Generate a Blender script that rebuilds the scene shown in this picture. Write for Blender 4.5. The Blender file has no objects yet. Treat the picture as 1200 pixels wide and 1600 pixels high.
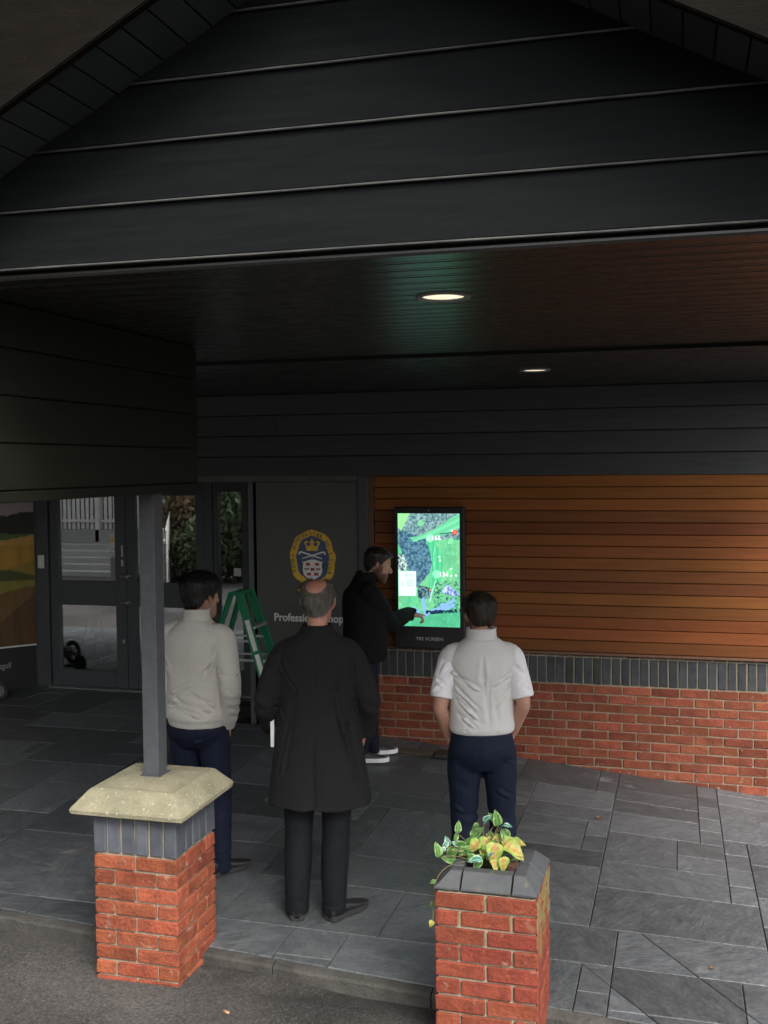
import bpy, bmesh, math, random
import numpy as np
from mathutils import Vector, Matrix, noise
R = math.radians
random.seed(7)
sc = bpy.context.scene
C = sc.collection
# ------------------------------------------------------------------ camera, sky, sun, exposure
CAM_H = 2.5
cam = bpy.data.cameras.new('camera'); camo = bpy.data.objects.new('camera', cam); C.objects.link(camo)
cam.sensor_fit = 'VERTICAL'; cam.sensor_height = 36.0; cam.lens = 1674.7/1600*36
cam.clip_start = 0.05; cam.clip_end = 600
_yaw, _pit, _rol = .26801, .045482, .009212
_f = Vector((-math.sin(_yaw)*math.cos(_pit), math.cos(_yaw)*math.cos(_pit), -math.sin(_pit)))
_r = Vector((math.cos(_yaw), math.sin(_yaw), 0)); _d = _f.cross(_r)
_c, _s = math.cos(_rol), math.sin(_rol)
_r, _d = _c*_r + _s*_d, -_s*_r + _c*_d
camo.matrix_world = Matrix(((_r.x, -_d.x, -_f.x, 0), (_r.y, -_d.y, -_f.y, 0), (_r.z, -_d.z, -_f.z, CAM_H), (0, 0, 0, 1)))
sc.camera = camo

SUN_EL, SUN_AZ = R(46), R(142)          # overcast: high, soft, from behind the camera and to the right
w = bpy.data.worlds.new('World'); sc.world = w; w.use_nodes = True
nt = w.node_tree; nt.nodes.clear()
sky = nt.nodes.new('ShaderNodeTexSky'); sky.sky_type = 'NISHITA'; sky.sun_disc = False
sky.sun_elevation = SUN_EL; sky.sun_rotation = SUN_AZ; sky.air_density = 1.0; sky.dust_density = 4.0; sky.ozone_density = 1.0
hs = nt.nodes.new('ShaderNodeHueSaturation'); hs.inputs['Saturation'].default_value = 0.22
bg = nt.nodes.new('ShaderNodeBackground'); bg.inputs['Strength'].default_value = 0.12
wo = nt.nodes.new('ShaderNodeOutputWorld')
nt.links.new(sky.outputs[0], hs.inputs['Color']); nt.links.new(hs.outputs[0], bg.inputs[0]); nt.links.new(bg.outputs[0], wo.inputs[0])
sl = bpy.data.lights.new('sun', 'SUN'); sl.energy = 1.5; sl.angle = R(24); sl.color = (1, .965, .91)
so = bpy.data.objects.new('sun', sl); C.objects.link(so)
_sd = Vector((math.sin(SUN_AZ)*math.cos(SUN_EL), math.cos(SUN_AZ)*math.cos(SUN_EL), math.sin(SUN_EL)))
so.rotation_euler = _sd.to_track_quat('Z', 'Y').to_euler(); so.location = (-3, -8, 12)
vs = sc.view_settings; vs.view_transform = 'Standard'; vs.look = 'None'; vs.exposure = 1.45; vs.gamma = 1.0; vs.use_curve_mapping = False
sc.render.film_transparent = False
try:
    sc.cycles.use_denoising = True; sc.cycles.max_bounces = 8; sc.cycles.transparent_max_bounces = 12
except Exception: pass

# ------------------------------------------------------------------ helpers
def tag(o, label=None, cat=None, group=None, kind=None):
    if label: o['label'] = label
    if cat: o['category'] = cat
    if group: o['group'] = group
    if kind: o['kind'] = kind
    return o
def empty(name, loc=(0, 0, 0), rz=0, parent=None):
    o = bpy.data.objects.new(name, None); C.objects.link(o); o.location = loc; o.rotation_euler = (0, 0, rz)
    o.empty_display_size = .1
    if parent: o.parent = parent
    return o
def link(name, me, m=None, parent=None, loc=None, rot=None, smooth=False, scale=None):
    o = bpy.data.objects.new(name, me); C.objects.link(o)
    if m is not None:
        if len(me.materials) == 0: me.materials.append(m)
        elif me.materials[0] != m:
            o.material_slots[0].link = 'OBJECT'; o.material_slots[0].material = m
    if parent: o.parent = parent
    if loc is not None: o.location = loc
    if rot is not None: o.rotation_euler = rot
    if scale is not None: o.scale = scale
    if smooth: me.polygons.foreach_set('use_smooth', [True]*len(me.polygons))
    return o
def mesh_bm(bm, name='m', smooth=False, recalc=True):
    if recalc: bmesh.ops.recalc_face_normals(bm, faces=bm.faces)
    me = bpy.data.meshes.new(name); bm.to_mesh(me); bm.free()
    if smooth: me.polygons.foreach_set('use_smooth', [True]*len(me.polygons))
    return me
def add_box(bm, x0, x1, y0, y1, z0, z1, bev=0.0, seg=1, rot=None):
    r = bmesh.ops.create_cube(bm, size=1.0); vs_ = r['verts']
    M = Matrix.Translation(((x0+x1)/2, (y0+y1)/2, (z0+z1)/2))
    if rot is not None: M = M @ rot
    M = M @ Matrix.Diagonal((x1-x0, y1-y0, z1-z0, 1))
    bmesh.ops.transform(bm, matrix=M, verts=vs_)
    if bev > 0:
        es = list({e for v in vs_ for e in v.link_edges})
        bmesh.ops.bevel(bm, geom=es, offset=bev, segments=seg, affect='EDGES', profile=.5)
def box(name, x0, x1, y0, y1, z0, z1, m, parent=None, bev=0.0, seg=1):
    bm = bmesh.new(); add_box(bm, x0, x1, y0, y1, z0, z1, bev, seg)
    return link(name, mesh_bm(bm, name), m, parent)
def tube_rings(bm, rings, cap=True):
    vr = [[bm.verts.new(p) for p in r] for r in rings]
    n = len(vr[0])
    for a, b in zip(vr, vr[1:]):
        for i in range(n):
            bm.faces.new((a[i], a[(i+1) % n], b[(i+1) % n], b[i]))
    if cap:
        for r, flip in ((vr[0], True), (vr[-1], False)):
            c = sum((v.co for v in r), Vector())/n; cv = bm.verts.new(c)
            for i in range(n):
                q = (r[i], r[(i+1) % n], cv)
                bm.faces.new(q[::-1] if not flip else q)
def ell(c, u, v, a, b, n=20, p=2.0):
    c = Vector(c); out = []
    for i in range(n):
        t = 2*math.pi*i/n; ct, st = math.cos(t), math.sin(t)
        out.append(c + Vector(u)*(a*math.copysign(abs(ct)**(2/p), ct)) + Vector(v)*(b*math.copysign(abs(st)**(2/p), st)))
    return out
def catmull(P, k):
    P = [tuple(map(float, p)) for p in P]; out = []
    for i in range(len(P)-1):
        p0 = P[max(i-1, 0)]; p1 = P[i]; p2 = P[i+1]; p3 = P[min(i+2, len(P)-1)]
        for j in range(k):
            t = j/k
            out.append(tuple(.5*((2*b)+(-a+c)*t+(2*a-5*b+4*c-d)*t*t+(-a+3*b-3*c+d)*t**3) for a, b, c, d in zip(p0, p1, p2, p3)))
    out.append(P[-1]); return out
def chain(bm, pts, n=14, k=4, side=(1, 0, 0), cap=True):
    """pts: (x,y,z,ra,rb): limb with elliptical rings, smooth path"""
    P = catmull([(p[0], p[1], p[2], p[3], p[4] if len(p) > 4 else p[3]) for p in pts], k)
    rings = []
    for i, p in enumerate(P):
        a = Vector(P[max(i-1, 0)][:3]); b = Vector(P[min(i+1, len(P)-1)][:3]); t = (b-a).normalized()
        u = Vector(side) - t*Vector(side).dot(t)
        if u.length < 1e-3: u = Vector((0, 1, 0)) - t*t.y
        u.normalize(); v = t.cross(u)
        rings.append(ell(p[:3], u, v, max(p[3], .0005), max(p[4], .0005), n))
    tube_rings(bm, rings, cap)
def pipe(name, pts, r, m, parent=None, n=8, k=1, smooth=True):
    bm = bmesh.new(); chain(bm, [(*p, r) for p in pts], n=n, k=k)
    return link(name, mesh_bm(bm, name, smooth), m, parent)
def prism(bm, poly, axis, a0, a1):
    """poly: 2D points; axis 'y': (x,z) extruded in y; 'z': (x,y) extruded in z; 'x': (y,z)"""
    def P(p, a):
        return {'y': (p[0], a, p[1]), 'z': (p[0], p[1], a), 'x': (a, p[0], p[1])}[axis]
    A = [bm.verts.new(P(p, a0)) for p in poly]; B = [bm.verts.new(P(p, a1)) for p in poly]
    bm.faces.new(A); bm.faces.new(B[::-1]); n = len(poly)
    for i in range(n): bm.faces.new((A[i], B[i], B[(i+1) % n], A[(i+1) % n]))
def cyl(bm, c, r, h, n=24, axis='z', r2=None):
    c = Vector(c); ax = {'x': (Vector((0, 1, 0)), Vector((0, 0, 1)), Vector((1, 0, 0))), 'y': (Vector((0, 0, 1)), Vector((1, 0, 0)), Vector((0, 1, 0))), 'z': (Vector((1, 0, 0)), Vector((0, 1, 0)), Vector((0, 0, 1)))}[axis]
    tube_rings(bm, [ell(c - ax[2]*h/2, ax[0], ax[1], r, r, n), ell(c + ax[2]*h/2, ax[0], ax[1], r2 or r, r2 or r, n)])
def torus(bm, c, Rr, r, axis='z', n=28, k=8):
    c = Vector(c); ax = {'x': (Vector((0, 1, 0)), Vector((0, 0, 1)), Vector((1, 0, 0))), 'y': (Vector((0, 0, 1)), Vector((1, 0, 0)), Vector((0, 1, 0))), 'z': (Vector((1, 0, 0)), Vector((0, 1, 0)), Vector((0, 0, 1)))}[axis]
    V = []
    for i in range(n):
        t = 2*math.pi*i/n; d = ax[0]*math.cos(t)+ax[1]*math.sin(t)
        V.append([bm.verts.new(c + d*(Rr + r*math.cos(2*math.pi*j/k)) + ax[2]*(r*math.sin(2*math.pi*j/k))) for j in range(k)])
    for i in range(n):
        for j in range(k): bm.faces.new((V[i][j], V[(i+1) % n][j], V[(i+1) % n][(j+1) % k], V[i][(j+1) % k]))
def text_mesh(s, size, extrude=.0006, align='LEFT', bold=0.0):
    cu = bpy.data.curves.new('t', 'FONT'); cu.body = s; cu.size = size; cu.extrude = extrude; cu.align_x = align; cu.resolution_u = 3; cu.offset = bold
    o = bpy.data.objects.new('t', cu); C.objects.link(o)
    dg = bpy.context.evaluated_depsgraph_get(); me = bpy.data.meshes.new_from_object(o.evaluated_get(dg))
    bpy.data.objects.remove(o); bpy.data.curves.remove(cu); return me
def dup(o, parent=None):
    c = o.copy(); C.objects.link(c); c.parent = parent
    for ch in list(o.children): dup(ch, c)
    return c

# ------------------------------------------------------------------ materials
def mat(name, c1, c2=None, scale=8, rough=.6, rough2=None, bump=0.0, bscale=60, bdist=.003, stretch=(1, 1, 1), rand=0.0, spec=.5,
        detail=6, contrast=(.35, .65), metal=0.0, coat=0.0, coatr=.2, usecol=False, sheen=0.0, spots=None, bstretch=None, hue=0.0, vcol=None, emit=None, fine=None, dist=0.0, rotrand=False):
    m = bpy.data.materials.new(name); m.use_nodes = True; t = m.node_tree; N = t.nodes; Lk = t.links; N.clear()
    out = N.new('ShaderNodeOutputMaterial'); b = N.new('ShaderNodeBsdfPrincipled'); Lk.new(b.outputs[0], out.inputs[0])
    tc = N.new('ShaderNodeTexCoord'); mp = N.new('ShaderNodeMapping'); mp.inputs['Scale'].default_value = stretch
    Lk.new(tc.outputs['Object'], mp.inputs[0]); oi = N.new('ShaderNodeObjectInfo'); tco = tc.outputs['Object']
    if rotrand:
        ra = N.new('ShaderNodeMath'); ra.operation = 'MULTIPLY'; ra.inputs[1].default_value = 41.0; Lk.new(oi.outputs['Random'], ra.inputs[0]); vr = N.new('ShaderNodeVectorRotate'); vr.rotation_type = 'Z_AXIS'; Lk.new(tc.outputs['Object'], vr.inputs['Vector']); Lk.new(ra.outputs[0], vr.inputs['Angle']); tco = vr.outputs[0]; Lk.new(tco, mp.inputs[0])
    wm = N.new('ShaderNodeMath'); wm.operation = 'MULTIPLY'; wm.inputs[1].default_value = 37.0; Lk.new(oi.outputs['Random'], wm.inputs[0])
    n1 = N.new('ShaderNodeTexNoise'); n1.noise_dimensions = '4D'; n1.inputs['Scale'].default_value = scale; n1.inputs['Detail'].default_value = detail; n1.inputs['Roughness'].default_value = .6; n1.inputs['Distortion'].default_value = dist
    Lk.new(mp.outputs[0], n1.inputs['Vector']); Lk.new(wm.outputs[0], n1.inputs['W'])
    rp = N.new('ShaderNodeMapRange'); rp.inputs[1].default_value = contrast[0]; rp.inputs[2].default_value = contrast[1]; Lk.new(n1.outputs[0], rp.inputs[0])
    mx = N.new('ShaderNodeMix'); mx.data_type = 'RGBA'; mx.inputs[6].default_value = (*c1, 1); mx.inputs[7].default_value = (*(c2 or c1), 1)
    Lk.new(rp.outputs[0], mx.inputs[0]); col = mx.outputs[2]
    if vcol:
        va = N.new('ShaderNodeVertexColor'); va.layer_name = vcol
        mm = N.new('ShaderNodeMix'); mm.data_type = 'RGBA'; mm.blend_type = 'MULTIPLY'; mm.inputs[0].default_value = 1
        Lk.new(col, mm.inputs[6]); Lk.new(va.outputs[0], mm.inputs[7]); col = mm.outputs[2]
    if rand or hue:
        h = N.new('ShaderNodeHueSaturation'); v = N.new('ShaderNodeMapRange'); v.inputs[3].default_value = 1-rand; v.inputs[4].default_value = 1+rand
        Lk.new(oi.outputs['Random'], v.inputs[0]); Lk.new(v.outputs[0], h.inputs['Value']); Lk.new(col, h.inputs['Color'])
        if hue:
            hm = N.new('ShaderNodeMath'); hm.operation = 'MULTIPLY'; hm.inputs[1].default_value = 7.31; hf = N.new('ShaderNodeMath'); hf.operation = 'FRACT'
            Lk.new(oi.outputs['Random'], hm.inputs[0]); Lk.new(hm.outputs[0], hf.inputs[0])
            hv = N.new('ShaderNodeMapRange'); hv.inputs[3].default_value = .5-hue; hv.inputs[4].default_value = .5+hue; Lk.new(hf.outputs[0], hv.inputs[0]); Lk.new(hv.outputs[0], h.inputs['Hue'])
        col = h.outputs[0]
    if usecol:
        mm = N.new('ShaderNodeMix'); mm.data_type = 'RGBA'; mm.blend_type = 'MULTIPLY'; mm.inputs[0].default_value = 1
        Lk.new(col, mm.inputs[6]); Lk.new(oi.outputs['Color'], mm.inputs[7]); col = mm.outputs[2]
    if spots:   # (colour, scale, lo, hi)
        n3 = N.new('ShaderNodeTexNoise'); n3.noise_dimensions = '4D'; n3.inputs['Scale'].default_value = spots[1]; n3.inputs['Detail'].default_value = 4
        Lk.new(tc.outputs['Object'], n3.inputs['Vector']); Lk.new(wm.outputs[0], n3.inputs['W'])
        r3 = N.new('ShaderNodeMapRange'); r3.inputs[1].default_value = spots[2]; r3.inputs[2].default_value = spots[3]; Lk.new(n3.outputs[0], r3.inputs[0])
        m3 = N.new('ShaderNodeMix'); m3.data_type = 'RGBA'; m3.inputs[7].default_value = (*spots[0], 1)
        Lk.new(r3.outputs[0], m3.inputs[0]); Lk.new(col, m3.inputs[6]); col = m3.outputs[2]
    if fine:
        n5 = N.new('ShaderNodeTexNoise'); n5.noise_dimensions = '4D'; n5.inputs['Scale'].default_value = fine[0]; n5.inputs['Detail'].default_value = 4; n5.inputs['Roughness'].default_value = .7; n5.inputs['Distortion'].default_value = dist*.6
        if len(fine) > 2:
            mp5 = N.new('ShaderNodeMapping'); mp5.inputs['Scale'].default_value = fine[2]; Lk.new(tco, mp5.inputs[0]); Lk.new(mp5.outputs[0], n5.inputs['Vector'])
        else: Lk.new(tc.outputs['Object'], n5.inputs['Vector'])
        Lk.new(wm.outputs[0], n5.inputs['W'])
        r5 = N.new('ShaderNodeMapRange'); r5.inputs[1].default_value = .32; r5.inputs[2].default_value = .68; r5.inputs[3].default_value = 1-fine[1]; r5.inputs[4].default_value = 1+fine[1]; Lk.new(n5.outputs[0], r5.inputs[0])
        m5 = N.new('ShaderNodeMix'); m5.data_type = 'RGBA'; m5.blend_type = 'MULTIPLY'; m5.inputs[0].default_value = 1; Lk.new(col, m5.inputs[6]); Lk.new(r5.outputs[0], m5.inputs[7]); col = m5.outputs[2]
    Lk.new(col, b.inputs['Base Color'])
    if rough2 is not None:
        rr = N.new('ShaderNodeMapRange'); rr.inputs[3].default_value = rough; rr.inputs[4].default_value = rough2; Lk.new(n1.outputs[0], rr.inputs[0]); Lk.new(rr.outputs[0], b.inputs['Roughness'])
    else: b.inputs['Roughness'].default_value = rough
    b.inputs['Specular IOR Level'].default_value = spec; b.inputs['Metallic'].default_value = metal
    b.inputs['Coat Weight'].default_value = coat; b.inputs['Coat Roughness'].default_value = coatr; b.inputs['Sheen Weight'].default_value = sheen
    if bump:
        n2 = N.new('ShaderNodeTexNoise'); n2.noise_dimensions = '4D'; n2.inputs['Scale'].default_value = bscale; n2.inputs['Detail'].default_value = 5
        if bstretch:
            mp2 = N.new('ShaderNodeMapping'); mp2.inputs['Scale'].default_value = bstretch; Lk.new(tc.outputs['Object'], mp2.inputs[0]); Lk.new(mp2.outputs[0], n2.inputs['Vector'])
        else: Lk.new(mp.outputs[0], n2.inputs['Vector'])
        Lk.new(wm.outputs[0], n2.inputs['W'])
        bp = N.new('ShaderNodeBump'); bp.inputs['Strength'].default_value = bump; bp.inputs['Distance'].default_value = bdist
        Lk.new(n2.outputs[0], bp.inputs['Height']); Lk.new(bp.outputs[0], b.inputs['Normal'])
    if emit: b.inputs['Emission Color'].default_value = (*emit[0], 1); b.inputs['Emission Strength'].default_value = emit[1]
    m['bsdf'] = b.name
    return m
M = {}
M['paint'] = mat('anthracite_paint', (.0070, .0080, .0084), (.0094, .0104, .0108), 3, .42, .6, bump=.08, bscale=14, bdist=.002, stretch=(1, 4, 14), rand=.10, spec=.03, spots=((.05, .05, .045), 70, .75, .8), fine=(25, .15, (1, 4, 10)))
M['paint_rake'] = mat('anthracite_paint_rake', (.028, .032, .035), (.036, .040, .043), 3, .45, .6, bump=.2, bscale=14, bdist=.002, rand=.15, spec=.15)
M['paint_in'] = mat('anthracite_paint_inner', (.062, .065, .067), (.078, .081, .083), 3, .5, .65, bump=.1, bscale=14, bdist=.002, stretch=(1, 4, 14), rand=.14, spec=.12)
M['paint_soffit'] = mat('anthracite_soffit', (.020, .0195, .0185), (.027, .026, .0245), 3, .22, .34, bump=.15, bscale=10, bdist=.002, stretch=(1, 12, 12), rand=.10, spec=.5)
M['paint_green'] = mat('mossy_dark_paint', (.0085, .0092, .0062), (.0125, .0135, .008), 2.5, .55, .7, bump=.2, bscale=14, bdist=.002, stretch=(4, 1, 14), rand=.1, spec=.2, spots=((.05, .05, .045), 60, .76, .8))
M['bead'] = mat('weathered_bead', (.075, .075, .07), (.03, .03, .028), 9, .6, .8, bump=.3, bscale=40, stretch=(1, 6, 6))
M['barge'] = mat('barge_brown', (.0068, .0056, .0047), (.010, .0083, .007), 4, .6, .75, bump=.5, bscale=30, bdist=.003, stretch=(2, 8, 8), spots=((.045, .04, .034), 60, .70, .77), spec=.02)
M['backing'] = mat('dark_backing', (.006, .006, .006), (.009, .009, .009), 5, .8)
M['wood'] = mat('cedar', (.160, .049, .009), (.235, .077, .014), 5, .42, .6, bump=.35, bscale=26, bdist=.002, stretch=(.45, 6, 9), usecol=True, spec=.35, hue=.008, detail=9, contrast=(.3, .7))
M['woodtrim'] = mat('cedar_trim', (.10, .045, .022), (.14, .062, .03), 5, .55, .7, bump=.3, bscale=30, stretch=(6, 6, .6))
M['brick'] = mat('red_brick', (.285, .076, .038), (.165, .045, .026), 14, .8, .95, bump=1.0, bscale=55, bdist=.007, rand=.24, hue=.004, spec=.2, spots=((.30, .17, .12), 22, .60, .74), fine=(120, .28))
M['brick_wall'] = mat('red_brick_wall', (.215, .062, .033), (.135, .039, .023), 12, .8, .95, bump=.9, bscale=55, bdist=.006, rand=.26, hue=.005, spec=.2, spots=((.26, .17, .12), 24, .62, .76), fine=(110, .25))
M['bluebrick'] = mat('blue_grey_brick', (.060, .068, .082), (.088, .094, .106), 16, .5, .7, bump=.3, bscale=70, bdist=.003, rand=.2, spec=.4)
M['darkbrick'] = mat('charcoal_brick', (.026, .028, .031), (.042, .045, .048), 16, .55, .7, bump=.4, bscale=70, bdist=.003, rand=.22, spec=.35)
M['mortar'] = mat('mortar', (.25, .21, .155), (.36, .31, .23), 30, .95, bump=.8, bscale=160, bdist=.004, spec=.1)
M['mortar_dark'] = mat('mortar_dirty', (.20, .165, .12), (.28, .235, .17), 26, .95, bump=.8, bscale=160, bdist=.004, spec=.1)
M['cap'] = mat('mossy_capstone', (.33, .30, .205), (.20, .19, .125), 6, .85, .95, bump=.8, bscale=90, bdist=.004, spec=.15, spots=((.46, .43, .33), 60, .60, .72), detail=9, fine=(140, .18))
M['slate'] = mat('slate_slab', (.046, .052, .058), (.108, .113, .116), 6, .32, .60, bump=.8, bscale=16, bdist=.008, stretch=(1.0, 1.9, 1), rand=.32, spec=.5, detail=12, contrast=(.22, .78), spots=((.19, .19, .18), 3.5, .63, .80), hue=.006, fine=(30, .30, (1, 1.7, 1)), dist=.7, rotrand=True)
M['slatebase'] = mat('slab_joint', (.030, .028, .025), (.15, .135, .11), 1.6, .95, bump=.6, bscale=120, spec=.1, contrast=(.46, .62))
M['kerb'] = mat('kerb_concrete', (.085, .080, .072), (.050, .048, .043), 9, .9, bump=.9, bscale=70, bdist=.008, spec=.15, rand=.1)
M['asphalt'] = mat('asphalt', (.028, .026, .0245), (.086, .080, .075), .7, .85, .95, bump=1.0, bscale=190, bdist=.008, spec=.25, detail=8, spots=((.20, .19, .18), 170, .60, .70), contrast=(.40, .66), fine=(70, .55))
M['post'] = mat('zinc_post', (.060, .065, .074), (.085, .089, .097), 30, .5, .65, bump=.2, bscale=90, bdist=.001, spec=.5)
M['frame'] = mat('door_frame', (.060, .067, .073), (.070, .078, .083), 6, .42, .5, spec=.45)
M['panel'] = mat('sign_panel_grey', (.082, .082, .078), (.090, .090, .086), 4, .5, .58, spec=.4)
M['granite'] = mat('speckled_strip', (.14, .135, .125), (.06, .058, .055), 90, .8, bump=.6, bscale=120)
M['steel'] = mat('brushed_steel', (.62, .62, .62), (.52, .52, .52), 30, .28, .36, metal=1.0)
M['black'] = mat('black_plastic', (.012, .012, .013), (.016, .016, .017), 12, .4, .5)
M['rubber'] = mat('rubber', (.018, .018, .018), (.024, .024, .024), 30, .8)
M['white'] = mat('white_plastic', (.72, .72, .70), (.66, .66, .64), 12, .5)
M['offwhite'] = mat('lettering_grey', (.80, .80, .78), (.76, .76, .74), 12, .5)
M['green'] = mat('ladder_green', (.006, .145, .062), (.010, .19, .085), 10, .35, .45, spec=.5)
M['alu'] = mat('aluminium', (.45, .46, .46), (.38, .39, .39), 20, .4, .5, metal=.7)
M['interior'] = mat('interior_wall', (.62, .61, .56), (.56, .55, .50), 5, .8)
M['intfloor'] = mat('interior_floor', (.22, .11, .05), (.28, .14, .07), 4, .5, stretch=(1, 6, 1))
def glass(name, tint, refl):
    m = bpy.data.materials.new(name); m.use_nodes = True; t = m.node_tree; N = t.nodes; N.clear()
    o = N.new('ShaderNodeOutputMaterial'); mx = N.new('ShaderNodeMixShader'); tr = N.new('ShaderNodeBsdfTransparent'); gl = N.new('ShaderNodeBsdfGlossy')
    tr.inputs[0].default_value = (*tint, 1); gl.inputs['Roughness'].default_value = .0; gl.inputs['Color'].default_value = (.95, .97, 1, 1)
    lw = N.new('ShaderNodeLayerWeight'); lw.inputs[0].default_value = .35
    mr = N.new('ShaderNodeMapRange'); mr.inputs[3].default_value = refl; mr.inputs[4].default_value = 1.0
    t.links.new(lw.outputs['Fresnel'], mr.inputs[0]); t.links.new(mr.outputs[0], mx.inputs[0])
    t.links.new(tr.outputs[0], mx.inputs[1]); t.links.new(gl.outputs[0], mx.inputs[2]); t.links.new(mx.outputs[0], o.inputs[0]); return m
M['glass'] = glass('coated_glass', (.82, .85, .83), .42)
def emitcol(name, layer, strength, rough=.25):
    m = bpy.data.materials.new(name); m.use_nodes = True; t = m.node_tree; N = t.nodes; b = N['Principled BSDF']
    v = N.new('ShaderNodeVertexColor'); v.layer_name = layer
    b.inputs['Base Color'].default_value = (.02, .02, .02, 1); b.inputs['Roughness'].default_value = rough
    t.links.new(v.outputs[0], b.inputs['Emission Color']); b.inputs['Emission Strength'].default_value = strength; return m
def vcolmat(name, layer, rough=.6, spec=.3, bump=0):
    m = bpy.data.materials.new(name); m.use_nodes = True; t = m.node_tree; N = t.nodes; b = N['Principled BSDF']
    v = N.new('ShaderNodeVertexColor'); v.layer_name = layer; t.links.new(v.outputs[0], b.inputs['Base Color'])
    b.inputs['Roughness'].default_value = rough; b.inputs['Specular IOR Level'].default_value = spec
    if bump:
        n2 = N.new('ShaderNodeTexNoise'); n2.inputs['Scale'].default_value = bump; bp = N.new('ShaderNodeBump'); bp.inputs['Strength'].default_value = .4; bp.inputs['Distance'].default_value = .003
        t.links.new(n2.outputs[0], bp.inputs['Height']); t.links.new(bp.outputs[0], b.inputs['Normal'])
    return m
def paint_grid(name, nx, nz, w_, h_, fn, y=0.0):
    """flat print: a grid in the XZ plane (facing -Y) whose vertex colours come from fn(u,v) (v up)"""
    us = np.linspace(0, 1, nx); vs2 = np.linspace(0, 1, nz); U, V = np.meshgrid(us, vs2)
    co = np.stack([U*w_, np.full_like(U, y), V*h_], -1).reshape(-1, 3)
    idx = np.arange(nx*nz).reshape(nz, nx)
    f = np.stack([idx[:-1, :-1], idx[:-1, 1:], idx[1:, 1:], idx[1:, :-1]], -1).reshape(-1, 4)
    me = bpy.data.meshes.new(name); me.from_pydata(co.tolist(), [], f.tolist())
    col = np.clip(fn(U, V), 0, 1).reshape(-1, 3); rgba = np.concatenate([col, np.ones((len(col), 1))], 1)
    a = me.color_attributes.new('Col', 'FLOAT_COLOR', 'POINT'); a.data.foreach_set('color', rgba.astype(np.float32).ravel()); return me
def vnoise(U, V, sc_, seed=0, octv=3):
    rs = np.random.RandomState(seed); out = np.zeros_like(U); amp = 1; tot = 0
    for o in range(octv):
        n = int(sc_*2**o)+3; g = rs.rand(n+2, n+2); x = U*sc_*2**o; y = V*sc_*2**o
        x = np.clip(x, 0, n-.001); y = np.clip(y, 0, n-.001); xi = x.astype(int); yi = y.astype(int); fx = x-xi; fy = y-yi; fx = fx*fx*(3-2*fx); fy = fy*fy*(3-2*fy)
        out += amp*((g[yi, xi]*(1-fx)+g[yi, xi+1]*fx)*(1-fy)+(g[yi+1, xi]*(1-fx)+g[yi+1, xi+1]*fx)*fy); tot += amp; amp *= .55
    return out/tot
def lin(*c): return tuple((v/255/12.92 if v/255 <= .04045 else ((v/255+.055)/1.055)**2.4) for v in c)

# ------------------------------------------------------------------ key dimensions (metres; camera stands over the origin)
WALL = 8.85; DOORY = 9.95; GABY = 3.15; CEIL = 3.135
def sstep(t): t = min(max(t, 0), 1); return t*t*(3-2*t)
def zg(x, y):
    s = min(max((y-4.7)/4.15, 0), 1); t = x+2.7; xx = -2.7+.5*(t+math.sqrt(t*t+.35))
    return .04 + s*(.155-.10*(xx+2.45)-.04)
def kerbY(x): return 4.64-.10*x
# ------------------------------------------------------------------ ground
def build_ground():
    xs = [-220, -80, -40, -24, -16]+[-12+.5*i for i in range(33)]+[6, 9, 14, 24, 60, 220]
    ys = [-220, -80, -30, -14, -8, -4, -2, 0]+[1+.5*i for i in range(6)]+[4+.2*i for i in range(26)]+[9.5, 10, 11, 13, 16, 24, 60, 220]
    V = []; F = []
    for y in ys:
        for x in xs:
            t = y-kerbY(x)
            z = -.012 if t < -.02 else zg(x, y)-.085
            if t < -.02: z += .012*noise.noise(Vector((x*.7, y*.7, 0)))
            if x > 1.2: z -= .0
            V.append((x, y, z))
    n = len(xs)
    for j in range(len(ys)-1):
        for i in range(n-1): F.append((j*n+i, j*n+i+1, (j+1)*n+i+1, (j+1)*n+i))
    me = bpy.data.meshes.new('g'); me.from_pydata(V, [], F)
    tag(link('asphalt_ground', me, M['asphalt']), 'dark worn asphalt driveway in front of the paved entrance', None, None, 'structure')
build_ground()

def clip(poly, a, b, c):          # keep a*x+b*y>=c
    out = []
    for i in range(len(poly)):
        p, q = poly[i], poly[(i+1) % len(poly)]; dp = a*p[0]+b*p[1]-c; dq = a*q[0]+b*q[1]-c
        if dp >= 0: out.append(p)
        if dp*dq < 0: t = dp/(dp-dq); out.append((p[0]+t*(q[0]-p[0]), p[1]+t*(q[1]-p[1])))
    return out
def inset_poly(poly, d):
    n = len(poly); area = sum(poly[i][0]*poly[(i+1) % n][1]-poly[(i+1) % n][0]*poly[i][1] for i in range(n))
    if area < 0: poly = poly[::-1]
    out = poly
    for i in range(n):
        p, q = poly[i], poly[(i+1) % n]; ex, ey = q[0]-p[0], q[1]-p[1]; l = math.hypot(ex, ey)
        if l < 1e-6: continue
        nx, ny = -ey/l, ex/l; out = clip(out, nx, ny, nx*p[0]+ny*p[1]+d)
        if len(out) < 3: return []
    return out
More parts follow.
